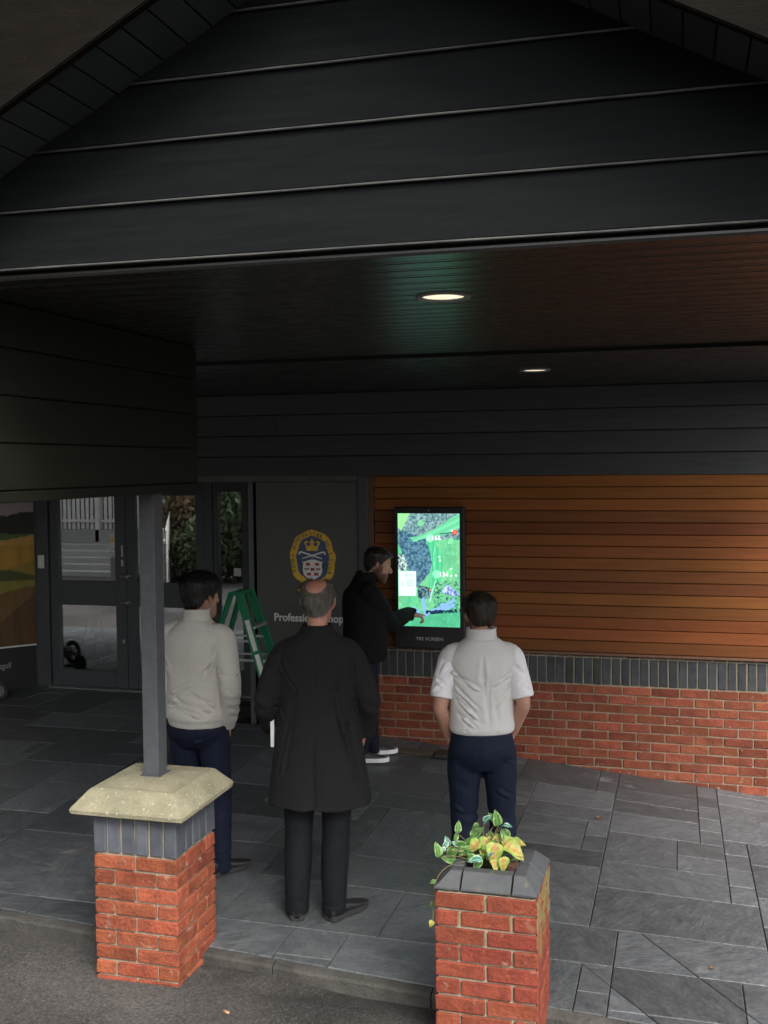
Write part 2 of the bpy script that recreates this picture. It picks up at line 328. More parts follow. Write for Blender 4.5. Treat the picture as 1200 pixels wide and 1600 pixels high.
def build_pavement():
    X0, X1, Y0, Y1 = -9.0, 3.0, 4.2, 10.2
    # bed under the slabs: what shows in the joints
    nx, ny = 49, 31; V = []; F = []
    for j in range(ny):
        for i in range(nx):
            x = X0+(X1-X0)*i/(nx-1); y0 = kerbY(x)+.062; y = y0+(Y1-y0)*j/(ny-1); V.append((x, y, zg(x, y)-.011))
    for j in range(ny-1):
        for i in range(nx-1): F.append((j*nx+i, j*nx+i+1, (j+1)*nx+i+1, (j+1)*nx+i))
    me = bpy.data.meshes.new('bed'); me.from_pydata(V, [], F)
    pv = tag(link('pavement', me, M['slatebase'], smooth=True), 'grey slate paving in mixed slab sizes under the canopy', None, None, 'structure')
    rnd = random.Random(11); mod = .15; nx = int((X1-X0)/mod); ny = int((Y1-Y0)/mod)
    occ = [[False]*nx for _ in range(ny)]
    sizes = [(4, 4), (6, 4), (4, 3), (6, 3), (3, 3), (4, 2), (6, 2), (5, 3), (4, 6), (3, 4)]
    rects = []
    for j in range(ny):
        for i in range(nx):
            if occ[j][i]: continue
            cand = sizes[:]; rnd.shuffle(cand); cand.append((2, 2)); cand += [(3, 1), (2, 1), (1, 2), (1, 1)]
            for (a, b) in cand:
                if i+a <= nx and j+b <= ny and not any(occ[j+q][i+p] for q in range(b) for p in range(a)):
                    for q in range(b):
                        for p in range(a): occ[j+q][i+p] = True
                    rects.append((X0+i*mod, Y0+j*mod, X0+(i+a)*mod, Y0+(j+b)*mod)); break
    # drainage cuts through the slabs (straight diagonal saw cuts)
    cuts = [((-.036, 5.47), (.39, 4.80)), ((-.53, 5.35), (-.11, 4.78))]
    done = 0
    for (x0, y0, x1, y1) in rects:
        poly = [(x0, y0), (x1, y0), (x1, y1), (x0, y1)]
        poly = clip(poly, .10, 1, 4.64+.068)          # kerb line
        if len(poly) < 3: continue
        cx = sum(p[0] for p in poly)/len(poly); cy = sum(p[1] for p in poly)/len(poly)
        if x1 > -3.7 or x0 < -7.3: poly = clip(poly, 0, -1, -8.865)
        if len(poly) < 3: continue
        polys = [poly]
        for (p, q) in cuts:
            ex, ey = q[0]-p[0], q[1]-p[1]; l = math.hypot(ex, ey); nx_, ny_ = -ey/l, ex/l; c = nx_*p[0]+ny_*p[1]
            new = []
            for po in polys:
                mx_ = sum(v[0] for v in po)/len(po); my_ = sum(v[1] for v in po)/len(po); t = ((mx_-p[0])*ex+(my_-p[1])*ey)/l/l
                if -.1 < t < 1.1: new += [z for z in (clip(po, nx_, ny_, c), clip(po, -nx_, -ny_, -c)) if len(z) >= 3]
                else: new.append(po)
            polys = new
        for po in polys:
            po = inset_poly(po, .0024)
            if len(po) < 3: continue
            ar = abs(sum(po[i][0]*po[(i+1) % len(po)][1]-po[(i+1) % len(po)][0]*po[i][1] for i in range(len(po))))/2
            if ar < .004: continue
            inn = inset_poly(po, .003)
            if len(inn) != len(po): inn = None
            bm = bmesh.new(); mx_ = sum(v[0] for v in po)/len(po); my_ = sum(v[1] for v in po)/len(po); mz = zg(mx_, my_)
            dz = rnd.uniform(-.0015, .0015)
            lo = [bm.verts.new((x-mx_, y-my_, zg(x, y)-mz-.04)) for x, y in po]
            up = [bm.verts.new((x-mx_, y-my_, zg(x, y)-mz-(.004 if inn else 0)+dz)) for x, y in po]
            n = len(po)
            for i in range(n): bm.faces.new((lo[i], lo[(i+1) % n], up[(i+1) % n], up[i]))
            if inn:
                tp = [bm.verts.new((x-mx_, y-my_, zg(x, y)-mz+dz)) for x, y in inn]
                # order of inset polygon may be rotated: match nearest start
                k0 = min(range(n), key=lambda k: (tp[k].co-up[0].co).length); tp = tp[k0:]+tp[:k0]
                for i in range(n): bm.faces.new((up[i], up[(i+1) % n], tp[(i+1) % n], tp[i]))
                bm.faces.new(tp)
            else: bm.faces.new(up)
            link('slab', mesh_bm(bm, 'slab', recalc=True), M['slate'], pv, (mx_, my_, mz)); done += 1
    # edging stones
    x = -9.0
    while x < 3:
        L = .9*rnd.uniform(.9, 1.05); x2 = x+L-.006
        bm = bmesh.new(); ya, yb = kerbY(x), kerbY(x2)
        prof = [(0, -.06), (0, .016), (.010, .030), (.060, .034), (.060, -.06)]
        A = [bm.verts.new((x, ya+p, zg(x, ya)-.04+.002+q)) for p, q in prof]; B = [bm.verts.new((x2, yb+p, zg(x2, yb)-.04+.002+q)) for p, q in prof]
        bm.faces.new(A); bm.faces.new(B[::-1])
        for i in range(5): bm.faces.new((A[i], B[i], B[(i+1) % 5], A[(i+1) % 5]))
        bmesh.ops.subdivide_edges(bm, edges=[e for e in bm.edges if abs(e.verts[0].co.x-e.verts[1].co.x) > .3], cuts=9)
        for v in bm.verts: v.co += Vector((0, noise.noise(v.co*9)*.008, noise.noise(v.co*11+Vector((5, 0, 0)))*.006))
        link('kerb_stone', mesh_bm(bm, 'k'), M['kerb'], pv); x = x2+.006
    return pv
pavement = build_pavement()

# ------------------------------------------------------------------ brick meshes (shared)
def brick_mesh(L, W_, H_, seed, j=.0022, bev=.005):
    bm = bmesh.new(); add_box(bm, -L/2, L/2, -W_/2, W_/2, -H_/2, H_/2, bev, 1); rr = random.Random(seed)
    for v in bm.verts: v.co += Vector((rr.uniform(-j, j), rr.uniform(-j, j), rr.uniform(-j, j)))
    return mesh_bm(bm, 'brick')
BR = {k: [brick_mesh(*d, 100+i) for i in range(5)] for k, d in
      dict(stretch=(.215, .1025, .065), half=(.1025, .1025, .065), soldier=(.065, .1025, .215), flatH=(.1035, .1025, .052), soldside=(.1025, .065, .185), sold185=(.065, .1025, .185)).items()}
def put(kind, loc, m, parent, rz=0, name='brick', rnd=random):
    return link(name, rnd.choice(BR[kind]), m, parent, (loc[0]+rnd.uniform(-.001, .001), loc[1]+rnd.uniform(-.0015, .0015), loc[2]), (0, 0, rz))

# ------------------------------------------------------------------ clubhouse building
bld = tag(empty('clubhouse', (-2, WALL, 0)), 'dark clubhouse building with cedar boards over a red brick plinth', 'building')
bld_inv = Matrix.Translation((-2, WALL, 0)).inverted()
def bpart(o): o.parent = bld; o.matrix_parent_inverse = bld_inv; return o
XR = .93      # right-hand end of the front wall
def build_wall():
    rnd = random.Random(5)
    core = bpart(box('brick_plinth', -2.62, XR-.007, WALL+.007, WALL+.30, -.45, .93, M['mortar_dark']))
    ztop = .667
    for c in range(13):
        zc = ztop-.0375-.075*c
        x = .019+.225*math.floor((-2.62-.019)/.225)+(0 if c % 2 == 0 else .1125)-.225
        while x < XR:
            a, b = max(x+.005, -2.615), min(x+.22, XR)
            if b-a > .05:
                if b-a > .2: put('stretch', ((a+b)/2, WALL+.051, zc), M['brick_wall'], core, rnd=rnd)
                else:
                    o = put('half', ((a+b)/2, WALL+.051, zc), M['brick_wall'], core, rnd=rnd); o.scale.x = (b-a)/.1025
            x += .225
    x = -.07+.075*math.floor((-2.6+.07)/.075)
    while x < XR-.07:
        put('soldier', (x+.0375, WALL+.051, ztop+.0075+.1075), M['darkbrick'], core, rnd=rnd, name='soldier_brick'); x += .075
    x = -.07+.1125*math.floor((-2.6+.07)/.1125)
    while x < XR-.1:
        put('flatH', (x+.056, WALL+.053, ztop+.2325+.026), M['darkbrick'], core, rnd=rnd, name='header_brick'); x += .1125
    # cedar boards
    back = bpart(box('timber_cladding', -2.52, XR, WALL+.012, WALL+.06, .94, 2.392, M['backing']))
    tone = [1.20, 1.08, 1.22, .78, .68, .95, .92, .90, .72, .62, .84, .70, .78, .90, .64]  # board-to-board tone; top boards also coloured lighter, as lit by the downlight
    z = 2.39; p = (2.39-.938)/15
    for i in range(15):
        bm = bmesh.new(); add_box(bm, -2.512, XR, WALL-.012, WALL+.014, z-p+.0025, z-.0025, .004, 1)
        o = link('plank', mesh_bm(bm, 'plank'), M['wood'], back); t = tone[i]; o.color = (t, t*random.uniform(.92, 1.04), t*random.uniform(.85, 1.05), 1); z -= p
    bpart(box('timber_sill', -2.512, XR, WALL-.03, WALL+.012, .917, .936, M['woodtrim'], bev=.003))
    bpart(box('timber_trim', -2.56, -2.516, WALL-.022, WALL+.05, .92, 2.39, M['woodtrim'], bev=.003))
    bpart(box('door_jamb', -2.655, -2.563, WALL-.03, WALL+.06, .05, 2.39, M['frame'], bev=.004))
    # upper dark boards, across the whole front
    up = bpart(box('upper_cladding', -11, XR+.3, WALL+.004, WALL+.35, 2.394, 3.4, M['backing']))
    zb = 2.389; p = (3.115-zb)/4
    for i in range(5):
        z0, z1 = zb+i*p, zb+(i+1)*p-.009
        cutx = -3.39 if i in (2, 3) else (-6.2 if i == 1 else -5.1)
        for (a, b) in ((-11, cutx-.001), (cutx+.001, XR+.3)):
            bm = bmesh.new(); prism(bm, [(WALL-.022, z0), (WALL-.026, z0+.004), (WALL-.010, z1), (WALL+.006, z1), (WALL+.006, z0)], 'x', a, b)
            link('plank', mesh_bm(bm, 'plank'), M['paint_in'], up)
    bpart(box('lintel_strip', -4.6, -2.66, WALL-.028, WALL+.02, 2.345, 2.399, M['granite'], bev=.003))
    bpart(box('lintel_strip', -8.4, -4.602, WALL-.028, WALL+.02, 2.345, 2.399, M['granite'], bev=.003))
    # side and mass of the building
    bpart(box('end_wall', XR-.3, XR-.009, WALL+.31, WALL+9, -.45, 3.4, M['brick_wall']))
    bpart(box('left_wall', -14, -7.42, WALL+.01, WALL+.3, -.2, 2.41, M['panel']))
build_wall()

def build_entrance():
    F = M['frame']; Y = DOORY; zf = .175
    # recess ceiling, shop interior
    bpart(box('recess_ceiling', -8.4, -2.9, WALL+.02, DOORY+.4, 2.36, 2.40, M['paint']))
    bpart(box('shop_floor', -7.5, -3.0, DOORY+.07, DOORY+4, .10, .165, M['intfloor']))
    bpart(box('shop_wall', -7.5, -2.7, DOORY+1.1, DOORY+1.2, .16, 2.6, M['interior']))  # pale backdrop wall, put close behind the glass to bounce light around the trolley
    bpart(box('shop_wall', -2.8, -2.7, WALL+.3, DOORY+2.6, .16, 2.6, M['interior']))
    bpart(box('shop_wall', -7.6, -7.5, WALL+1.3, DOORY+2.7, .1, 2.6, M['interior']))
    bpart(box('shop_ceiling', -7.5, -2.7, DOORY+.41, DOORY+2.7, 2.55, 2.6, M['interior']))
    # door frame around two leaves
    fr = bpart(empty('door_frame', (-5.5, Y, 0)))
    inv = Matrix.Translation((-5.5, Y, 0)).inverted() @ bld.matrix_world
    def fpart(name, x0, x1, y0, y1, z0, z1, m=F, bev=.004):
        o = box(name, x0+5.5, x1+5.5, y0-Y, y1-Y, z0, z1, m, fr, bev); return o
    fpart('frame_post', -6.52, -6.385, Y-.06, Y+.06, zf, 2.36)
    fpart('frame_post', -4.60, -4.50, Y-.06, Y+.06, zf, 2.36)
    fpart('frame_head', -6.384, -4.601, Y-.06, Y+.06, 2.27, 2.36)
    fpart('threshold', -6.384, -4.601, Y-.12, Y+.06, zf-.02, zf+.012, M['alu'], .003)
    for side in (0, 1):
        x0, x1 = ((-6.375, -5.49), (-5.484, -4.61))[side]
        d = bpart(empty('door', ((x0+x1)/2, Y, zf+.015))); ox, oz = (x0+x1)/2, zf+.015
        def b(name, a0, a1, c0, c1, dy0=-.03, dy1=.03, m=F, bev=.004): return box(name, a0-ox, a1-ox, dy0, dy1, c0-oz, c1-oz, m, d, bev)
        sl_, sr = (.105, .125) if side == 0 else (.11, .09)
        b('stile', x0, x0+sl_, zf+.015, 2.262); b('stile', x1-sr, x1, zf+.015, 2.262)
        b('rail', x0+sl_+.001, x1-sr-.001, 2.19, 2.262, -.028, .028); b('rail', x0+sl_+.001, x1-sr-.001, 1.045, 1.30, -.028, .028); b('rail', x0+sl_+.001, x1-sr-.001, zf+.015, .36, -.028, .028)
        for (z0, z1) in ((1.30, 2.19), (.36, 1.045)):
            b('glass_pane', x0+sl_-.005, x1-sr+.005, z0-.005, z1+.005, -.004, .004, M['glass'], 0)
        # pull handles
        hx = x1-.045 if side == 0 else x0+.045; sg = 1 if side == 0 else -1
        for zc in (1.365, 1.095):
            bm = bmesh.new(); chain(bm, [(hx-ox-.03*sg, -.03, zc-oz, .008), (hx-ox-.01*sg, -.075, zc-oz+.004, .008), (hx-ox+.06*sg, -.085, zc-oz-.004, .008), (hx-ox+.09*sg, -.085, zc-oz-.02, .008)], n=8, k=4)
            link('handle', mesh_bm(bm, 'h', True), M['steel'], d)
        if side == 0:
            b('lock_plate', x1-.05, x1-.03, 1.56, 1.68, -.036, -.029, M['steel'], .002); b('lock_cylinder', x1-.052, x1-.03, 1.46, 1.53, -.04, -.029, M['steel'], .004)
            b('lock_cylinder', x1-.05, x1-.032, .66, .70, -.036, -.029, M['steel'], .002)
            b('warning_sticker', x1-.205, x1-.133, 1.62, 1.80, -.0075, -.0045, M['white'], 0)
            tri = bmesh.new(); prism(tri, [(x1-.195-ox, 1.71-oz), (x1-.143-ox, 1.71-oz), (x1-.169-ox, 1.775-oz)], 'y', -.0095, -.0078); link('warning_triangle', mesh_bm(tri, 't'), mat('sign_yellow', (.75, .55, .05)), d)
            b('notice', x1-.19, x1-.132, 1.33, 1.55, -.0075, -.0045, mat('paper_grey', (.25, .24, .22)), 0)
    # splayed side screens (narrow window on the right, poster wall on the left)
    def splay(name, x0, y0, x1, y1):
        L = math.hypot(x1-x0, y1-y0); a = math.atan2(y1-y0, x1-x0); o = bpart(empty(name, (x0, y0, 0), a)); return o, L
    sw = bpart(empty('side_window', (-4.26, Y, 0)))
    def wb(name, x0, x1, y0, y1, z0, z1, m=F, bev=.004): return box(name, x0+4.26, x1+4.26, y0, y1, z0, z1, m, sw, bev)
    wb('frame_post', -4.498, -4.455, -.05, .06, zf, 2.345); wb('frame_post', -4.19, -4.13, -.05, .06, zf, 2.345); wb('frame_post', -4.128, -4.05, -.065, .05, zf, 2.345)
    wb('frame_rail', -4.454, -4.191, -.045, .05, 2.23, 2.345); wb('frame_rail', -4.454, -4.191, -.045, .05, zf, .42)
    wb('glass_pane', -4.46, -4.185, -.004, .004, .415, 2.235, M['glass'], 0); wb('threshold', -4.498, -4.05, -.10, -.066, zf-.02, zf+.012, M['alu'], .002); wb('notice', -4.30, -4.22, -.0075, -.0045, 1.38, 1.46, M['white'], 0)
    rw_, L = splay('return_wall', -4.05, DOORY-.03, -3.665, WALL+.005)
    box('frame_post', 0, .16, -.02, .03, zf, 2.345, F, rw_, .004); box('return_panel', .161, L-.10, -.012, .02, zf, 2.344, M['panel'], rw_, .002); box('frame_post', L-.099, L, -.02, .03, zf, 2.345, F, rw_, .004)
    # merchandise seen through the narrow window
    p, L2 = splay('poster_wall', -6.53, DOORY-.03, -7.40, WALL+.02)
    box('wall_board', -.02, L2, -.06, -.005, zf-.05, 2.36, M['panel'], p)
    return p, L2
poster_wall, PWL = build_entrance()
kp = bpart(empty('access_keypad', (-6.455, DOORY-.075, 1.50)))
box('keypad_body', -.035, .035, -.012, .013, -.07, .07, M['white'], kp, .006); box('keypad_face', -.022, .022, -.0145, -.0121, -.045, .045, M['offwhite'], kp, .001)

# ------------------------------------------------------------------ roof soffit of the main building
sof = bpart(box('main_soffit', -11, XR+.5, 6.04, WALL+.0, CEIL-.005, CEIL+.2, M['backing']))
bm = bmesh.new(); add_box(bm, -11, XR+.5, 6.022, 6.04, CEIL-.032, CEIL+.30); bpart(link('soffit_edge', mesh_bm(bm), M['backing']))
y = 6.045; pw = .125
while y < WALL-.03:
    bm = bmesh.new(); y1 = min(y+pw-.006, WALL-.024); prism(bm, [(y, CEIL-.018), (y+.006, CEIL-.024), (y1-.03, CEIL-.024), (y1-.025, CEIL-.021), (y1-.02, CEIL-.024), (y1-.005, CEIL-.024), (y1, CEIL-.018), (y1, CEIL-.008), (y, CEIL-.008)], 'x', -11, XR+.5)
    link('plank', mesh_bm(bm, 'plank'), M['paint_soffit'], sof); y += pw
bpart(box('roof', -11.2, XR+.6, 6.0, 20, 3.42, 3.7, M['paint']))
bpart(box('added_shade_roof', -11.2, -3.02, 4.3, 5.99, 3.15, 3.6, M['paint']))  # unseen roof block, added to keep sky light off the left paving

# ------------------------------------------------------------------ entrance canopy: gable, ceiling, beams, post
can = tag(empty('entrance_canopy', (-.907, GABY, CEIL)), 'charcoal boarded gable canopy on a slim grey post over the entrance', 'canopy')
can_inv = Matrix.Translation((-.907, GABY, CEIL)).inverted()
def cpart(o): o.parent = can; o.matrix_parent_inverse = can_inv; return o
AX, AZ, SL = -.907, 4.128, .527
def rakeX(z, s): return AX + s*(AZ-z)/SL
def build_canopy():
    gb = bmesh.new(); prism(gb, [(rakeX(3.15, -1)-.0, 3.15), (rakeX(3.15, 1), 3.15), (AX, AZ)], 'y', GABY+.012, GABY+.05); g = cpart(link('gable', mesh_bm(gb), M['backing']))
    z = 3.152; p = .1868
    while z < AZ-.02:
        z1 = min(z+p, AZ)
        a0, a1, b0, b1 = rakeX(z, -1), rakeX(z1, -1), rakeX(z, 1), rakeX(z1, 1)
        bm = bmesh.new()   # weatherboard: foot stands proud
        V = [bm.verts.new(q) for q in [(a0, GABY-.010, z+.008), (b0, GABY-.010, z+.008), (b1, GABY+.004, z1), (a1, GABY+.004, z1), (a0, GABY+.013, z+.008), (b0, GABY+.013, z+.008), (b1, GABY+.013, z1), (a1, GABY+.013, z1)]]
        for f in ((0, 1, 2, 3), (5, 4, 7, 6), (0, 4, 5, 1), (3, 2, 6, 7), (0, 3, 7, 4), (1, 5, 6, 2)): bm.faces.new([V[i] for i in f])
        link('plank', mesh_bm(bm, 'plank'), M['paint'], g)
        bm = bmesh.new(); chain(bm, [(rakeX(z, -1), GABY-.008, z+.002, .0042), (AX, GABY-.008, z+.002, .0042), (rakeX(z, 1), GABY-.008, z+.002, .0042)], n=8, k=6, side=(0, 0, 1))
        for v in bm.verts: v.co.z += .0012*noise.noise(Vector((v.co.x*5, z*9, 0)))
        link('bead', mesh_bm(bm, 'bead', True), M['bead'], g); z += p
    # raking soffits and barge boards
    ln = math.hypot(1, SL); ang = math.atan(SL)
    YF = 2.865
    for s in (-1, 1):
        so_ = cpart(empty('rake_soffit', (AX, 0, AZ)))
        k = 0; w_ = .094; L = 2.45
        while k*w_ < L:
            d0, d1 = k*w_+.0035, (k+1)*w_-.0035; bm = bmesh.new()
            pts = [(s*d0/ln, -SL*d0/ln), (s*d1/ln, -SL*d1/ln), (s*d1/ln + s*.018*SL/ln*1, -SL*d1/ln+.018/ln), (s*d0/ln + s*.018*SL/ln, -SL*d0/ln+.018/ln)]
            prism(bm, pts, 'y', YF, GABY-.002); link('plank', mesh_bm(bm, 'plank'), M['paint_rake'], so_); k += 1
        bm = bmesh.new(); q = [(0, 0), (s*L/ln, -SL*L/ln), (s*(L/ln+.02), -SL*L/ln+.09), (0, .11)]
        prism(bm, [(x, z+.022) for x, z in q], 'y', YF+.001, GABY+.0); link('soffit_backing', mesh_bm(bm), M['backing'], so_)
        bm = bmesh.new(); o = .012
        q = [(0, -o*ln), (s*(L+.05)/ln, -SL*(L+.05)/ln-o*ln), (s*(L+.05)/ln, -SL*(L+.05)/ln+.42), (0, .44)]
        prism(bm, q, 'y', YF-.036, YF-.001); bmesh.ops.bevel(bm, geom=bm.edges[:], offset=.004, segments=2, affect='EDGES')
        ob = cpart(link('barge_board', mesh_bm(bm), M['barge'])); ob.location = (AX, 0, AZ)
        bm = bmesh.new(); q = [(0, .12), (s*(L+.2)/ln, -SL*(L+.2)/ln+.12), (s*(L+.2)/ln, -SL*(L+.2)/ln+.2), (0, .26)]
        prism(bm, q, 'y', 2.875, 5.95); ob = cpart(link('roof_slope', mesh_bm(bm), M['paint'])); ob.location = (AX, 0, AZ)
    # flat boarded ceiling
    ce = cpart(box('ceiling', -2.9, 1.1, GABY+.03, 6.02, CEIL+.004, CEIL+.012, M['backing'])); bx_ = 0
    y = GABY+.012; pw = .125
    while y < 6.0:
        bm = bmesh.new(); y1 = min(y+pw-.005, 6.02)
        zb = CEIL-.012
        prism(bm, [(y, CEIL-.004), (y+.006, zb), (y1-.034, zb), (y1-.030, zb+.004), (y1-.026, zb), (y1-.006, zb), (y1, CEIL-.004), (y1, CEIL+.003), (y, CEIL+.003)], 'x', -2.9 if y < 4.35 else -5.2, 1.1)
        link('plank', mesh_bm(bm, 'plank'), M['paint_soffit'], ce); y += pw
    # side beams boarded on the inner face
    for s, xf, yend in ((-1, -2.45, 5.215), (1, .636, 6.0)):
        xo = xf+s*.26
        x0, x1 = min(xf, xo), max(xf, xo)
        bmx = cpart(box('side_beam', x0+(.018 if s < 0 else .018), x1-.018, GABY+.075, yend-.018, 2.375, CEIL-.014, M['backing']))
        zs = [2.408+i*.181 for i in range(5)]
        for i in range(4):
            z0, z1 = zs[i]+.002, min(zs[i+1]-.003, CEIL-.016)
            for (a, b) in ((xf-.018, xf) if s < 0 else (xf, xf+.018), (xo, xo+.018) if s < 0 else (xo-.018, xo)):
                bm = bmesh.new(); add_box(bm, a, b, GABY+.055, yend, z0, z1, .003, 1); link('plank', mesh_bm(bm, 'plank'), M['paint_green'], bmx)
            bm = bmesh.new(); add_box(bm, x0+.0185, x1-.0185, yend-.0175, yend-.001, z0, z1, .003, 1); link('plank', mesh_bm(bm, 'plank'), M['paint_green'], bmx)
            bm = bmesh.new(); add_box(bm, x0+.0185, x1-.0185, GABY+.0565, GABY+.0735, z0, z1, .003, 1); link('plank', mesh_bm(bm, 'plank'), M['paint_green'], bmx)
        bm = bmesh.new(); add_box(bm, x0-.004, x1+.004, GABY+.055, yend+.003, 2.362, 2.4045, .003, 1); link('beam_trim', mesh_bm(bm), M['paint_green'], bmx)
    # post on the left pier
    po = cpart(empty('post', (-2.565, 4.895, .93)))
    bm = bmesh.new(); add_box(bm, -.042, .042, -.048, .048, .005, 1.431, .004, 2); link('post_tube', mesh_bm(bm), M['post'], po)
    bm = bmesh.new(); add_box(bm, -.055, .055, -.06, .06, 0, .006, .001); link('base_plate', mesh_bm(bm), M['post'], po)
build_canopy()

def downlight(x, y, z, label):
    t = tag(empty('ceiling_downlight', (x, y, z)), label, 'ceiling light', 'recessed round downlights')
    bm = bmesh.new(); n = 40
    tube_rings(bm, [ell((0, 0, -.001), (1, 0, 0), (0, 1, 0), r, r, n) if 0 else ell((0, 0, h), (1, 0, 0), (0, 1, 0), r, r, n) for r, h in ((.104, .002), (.104, -.004), (.100, -.009), (.082, -.007), (.078, .0), (.078, .012))], cap=False)
    link('trim_ring', mesh_bm(bm, 'r', True), mat('downlight_trim', (.22, .22, .22), rough=.45), t)
    bm = bmesh.new(); tube_rings(bm, [ell((0, 0, -.001), (1, 0, 0), (0, 1, 0), .078, .078, n), ell((0, 0, .004), (1, 0, 0), (0, 1, 0), .077, .077, n)])
    m = mat('downlight_lens', (.8, .78, .7), rough=.4, emit=((1.0, .86, .62), 1.5))
    tr = m.node_tree; b = tr.nodes[m['bsdf']]; v = tr.nodes.new('ShaderNodeTexVoronoi'); v.inputs['Scale'].default_value = 70
    tc = tr.nodes.new('ShaderNodeTexCoord'); tr.links.new(tc.outputs['Object'], v.inputs['Vector']); mr = tr.nodes.new('ShaderNodeMapRange'); mr.inputs[2].default_value = .8; mr.inputs[3].default_value = .55; mr.inputs[4].default_value = .30
    tr.links.new(v.outputs['Distance'], mr.inputs[0]); tr.links.new(mr.outputs[0], b.inputs['Emission Strength'])
    link('lens', mesh_bm(bm, 'l'), m, t)
    ld = bpy.data.lights.new('downlight_lamp', 'SPOT'); ld.energy = 3.0; ld.spot_size = R(110); ld.spot_blend = .8; ld.color = (1, .84, .62); ld.shadow_soft_size = .07
    lo = bpy.data.objects.new('downlight_lamp', ld); C.objects.link(lo); lo.parent = t; lo.location = (0, 0, -.03)
downlight(-.85, 3.96, CEIL-.0125, 'lit round ceiling downlight nearer the camera, above the screen')
downlight(-.92, 7.17, CEIL-.0245, 'smaller lit round downlight further back, above the cedar wall')

# ------------------------------------------------------------------ brick piers
def pier_bricks(p, x0, y0, ztop, n, m, seed):
    """440 mm square pier, courses counted down from ztop; local to parent"""
    rnd = random.Random(seed)
    for c in range(n):
        z = ztop-.0375-.075*c-.0; A = c % 2 == 0
        for (a, b) in ((.051, 0), (.389, 0)):
            pass
        def st(u, v, turn):   # u,v plan position; turn swaps axes for course B
            if not turn: put('stretch', (x0+u, y0+v, z), m, p, 0, rnd=rnd)
            else: put('stretch', (x0+v, y0+u, z), m, p, math.pi/2, rnd=rnd)
        for u in (.1075, .3325):
            for v in (.0512, .3888): st(u, v, not A)
        for v in (.0512, .3888):
            if A: put('stretch', (x0+v, y0+.22, z), m, p, math.pi/2, rnd=rnd)
            else: put('stretch', (x0+.22, y0+v, z), m, p, 0, rnd=rnd)
def build_left_pier():
    X0, Y0 = -2.745, 4.59
    t = tag(empty('brick_pier', (X0, Y0, 0)), 'red brick pier with blue-grey band and mossy stone cap carrying the post', 'brick pier')
    box('mortar_core', .011, .429, .011, .429, -.06, .81, M['mortar'], t)
    pier_bricks(t, 0, 0, .612, 9, M['brick'], 3)
    rnd = random.Random(9); zc = .6195+.0925
    for i in range(6):
        x = .0325+i*.075
        for y in (.0512, .3888): put('sold185', (x, y, zc), M['bluebrick'], t, 0, 'soldier_brick', rnd)
    for i in range(3):
        y = .22+(i-1)*.0725
        for x in (.0512, .3888): put('soldside', (x, y, zc), M['bluebrick'], t, 0, 'soldier_brick', rnd)
    # cap stone: drip edge, sloping sides, shallow top
    bm = bmesh.new(); prof = [(.285, .807), (.303, .815), (.306, .835), (.300, .846), (.236, .918), (.222, .926), (.10, .931)]
    def sq(h, z):
        pts = []; n = 14
        for k in range(4):
            for i in range(n):
                u = -1+2*i/n; q = {0: (u, -1), 1: (1, u), 2: (-u, 1), 3: (-1, -u)}[k]
                # slightly worn corners
                r = 1-.012*max(0, abs(u)-.86)/.14 if abs(u) > .86 else 1
                pts.append(Vector((.22-.022+q[0]*h*r*.985, .255+q[1]*h*r*1.01, z)))
        return pts
    tube_rings(bm, [sq(h, z) for h, z in prof])
    bmesh.ops.subdivide_edges(bm, edges=[e for e in bm.edges if e.calc_length() > .055], cuts=2)
    for v in bm.verts:
        if v.co.z < .93: v.co += Vector((noise.noise(v.co*18), noise.noise(v.co*18+Vector((9, 0, 0))), noise.noise(v.co*20+Vector((0, 9, 0)))))*.0018 + Vector((noise.noise(v.co*60), noise.noise(v.co*60+Vector((3, 3, 3))), noise.noise(v.co*55)))*.0012
    link('cap_stone', mesh_bm(bm, 'cap'), M['cap'], t)
build_left_pier()
# right-hand face of the planter pier carries algae
mm = mat('red_brick_algae', (.235, .055, .032), (.15, .036, .022), 14, .8, .95, bump=.9, bscale=55, bdist=.006, rand=.12, hue=.005, spec=.2, spots=((.30, .15, .10), 22, .63, .76), fine=(120, .28))
def add_algae(m):
    t = m.node_tree; N = t.nodes; L = t.links; b = N[m['bsdf']]; src = b.inputs['Base Color'].links[0].from_socket
    g = N.new('ShaderNodeNewGeometry'); sx = N.new('ShaderNodeSeparateXYZ'); L.new(g.outputs['True Normal'], sx.inputs[0]); sp = N.new('ShaderNodeSeparateXYZ'); L.new(g.outputs['Position'], sp.inputs[0])
    a = N.new('ShaderNodeMapRange'); a.inputs[1].default_value = .5; a.inputs[2].default_value = .8; L.new(sx.outputs[0], a.inputs[0])
    nz = N.new('ShaderNodeTexNoise'); nz.inputs['Scale'].default_value = 9; L.new(g.outputs['Position'], nz.inputs['Vector'])
    ad = N.new('ShaderNodeMath'); ad.operation = 'MULTIPLY_ADD'; ad.inputs[1].default_value = .6; L.new(nz.outputs[0], ad.inputs[0]); L.new(sp.outputs[2], ad.inputs[2])
    c = N.new('ShaderNodeMapRange'); c.inputs[1].default_value = .70; c.inputs[2].default_value = .86; L.new(ad.outputs[0], c.inputs[0])
    ml = N.new('ShaderNodeMath'); ml.operation = 'MULTIPLY'; L.new(a.outputs[0], ml.inputs[0]); L.new(c.outputs[0], ml.inputs[1])
    mx = N.new('ShaderNodeMix'); mx.data_type = 'RGBA'; mx.inputs[7].default_value = (.21, .175, .07, 1); L.new(ml.outputs[0], mx.inputs[0]); L.new(src, mx.inputs[6]); L.new(mx.outputs[2], b.inputs['Base Color'])
add_algae(mm); M['brick_algae'] = mm
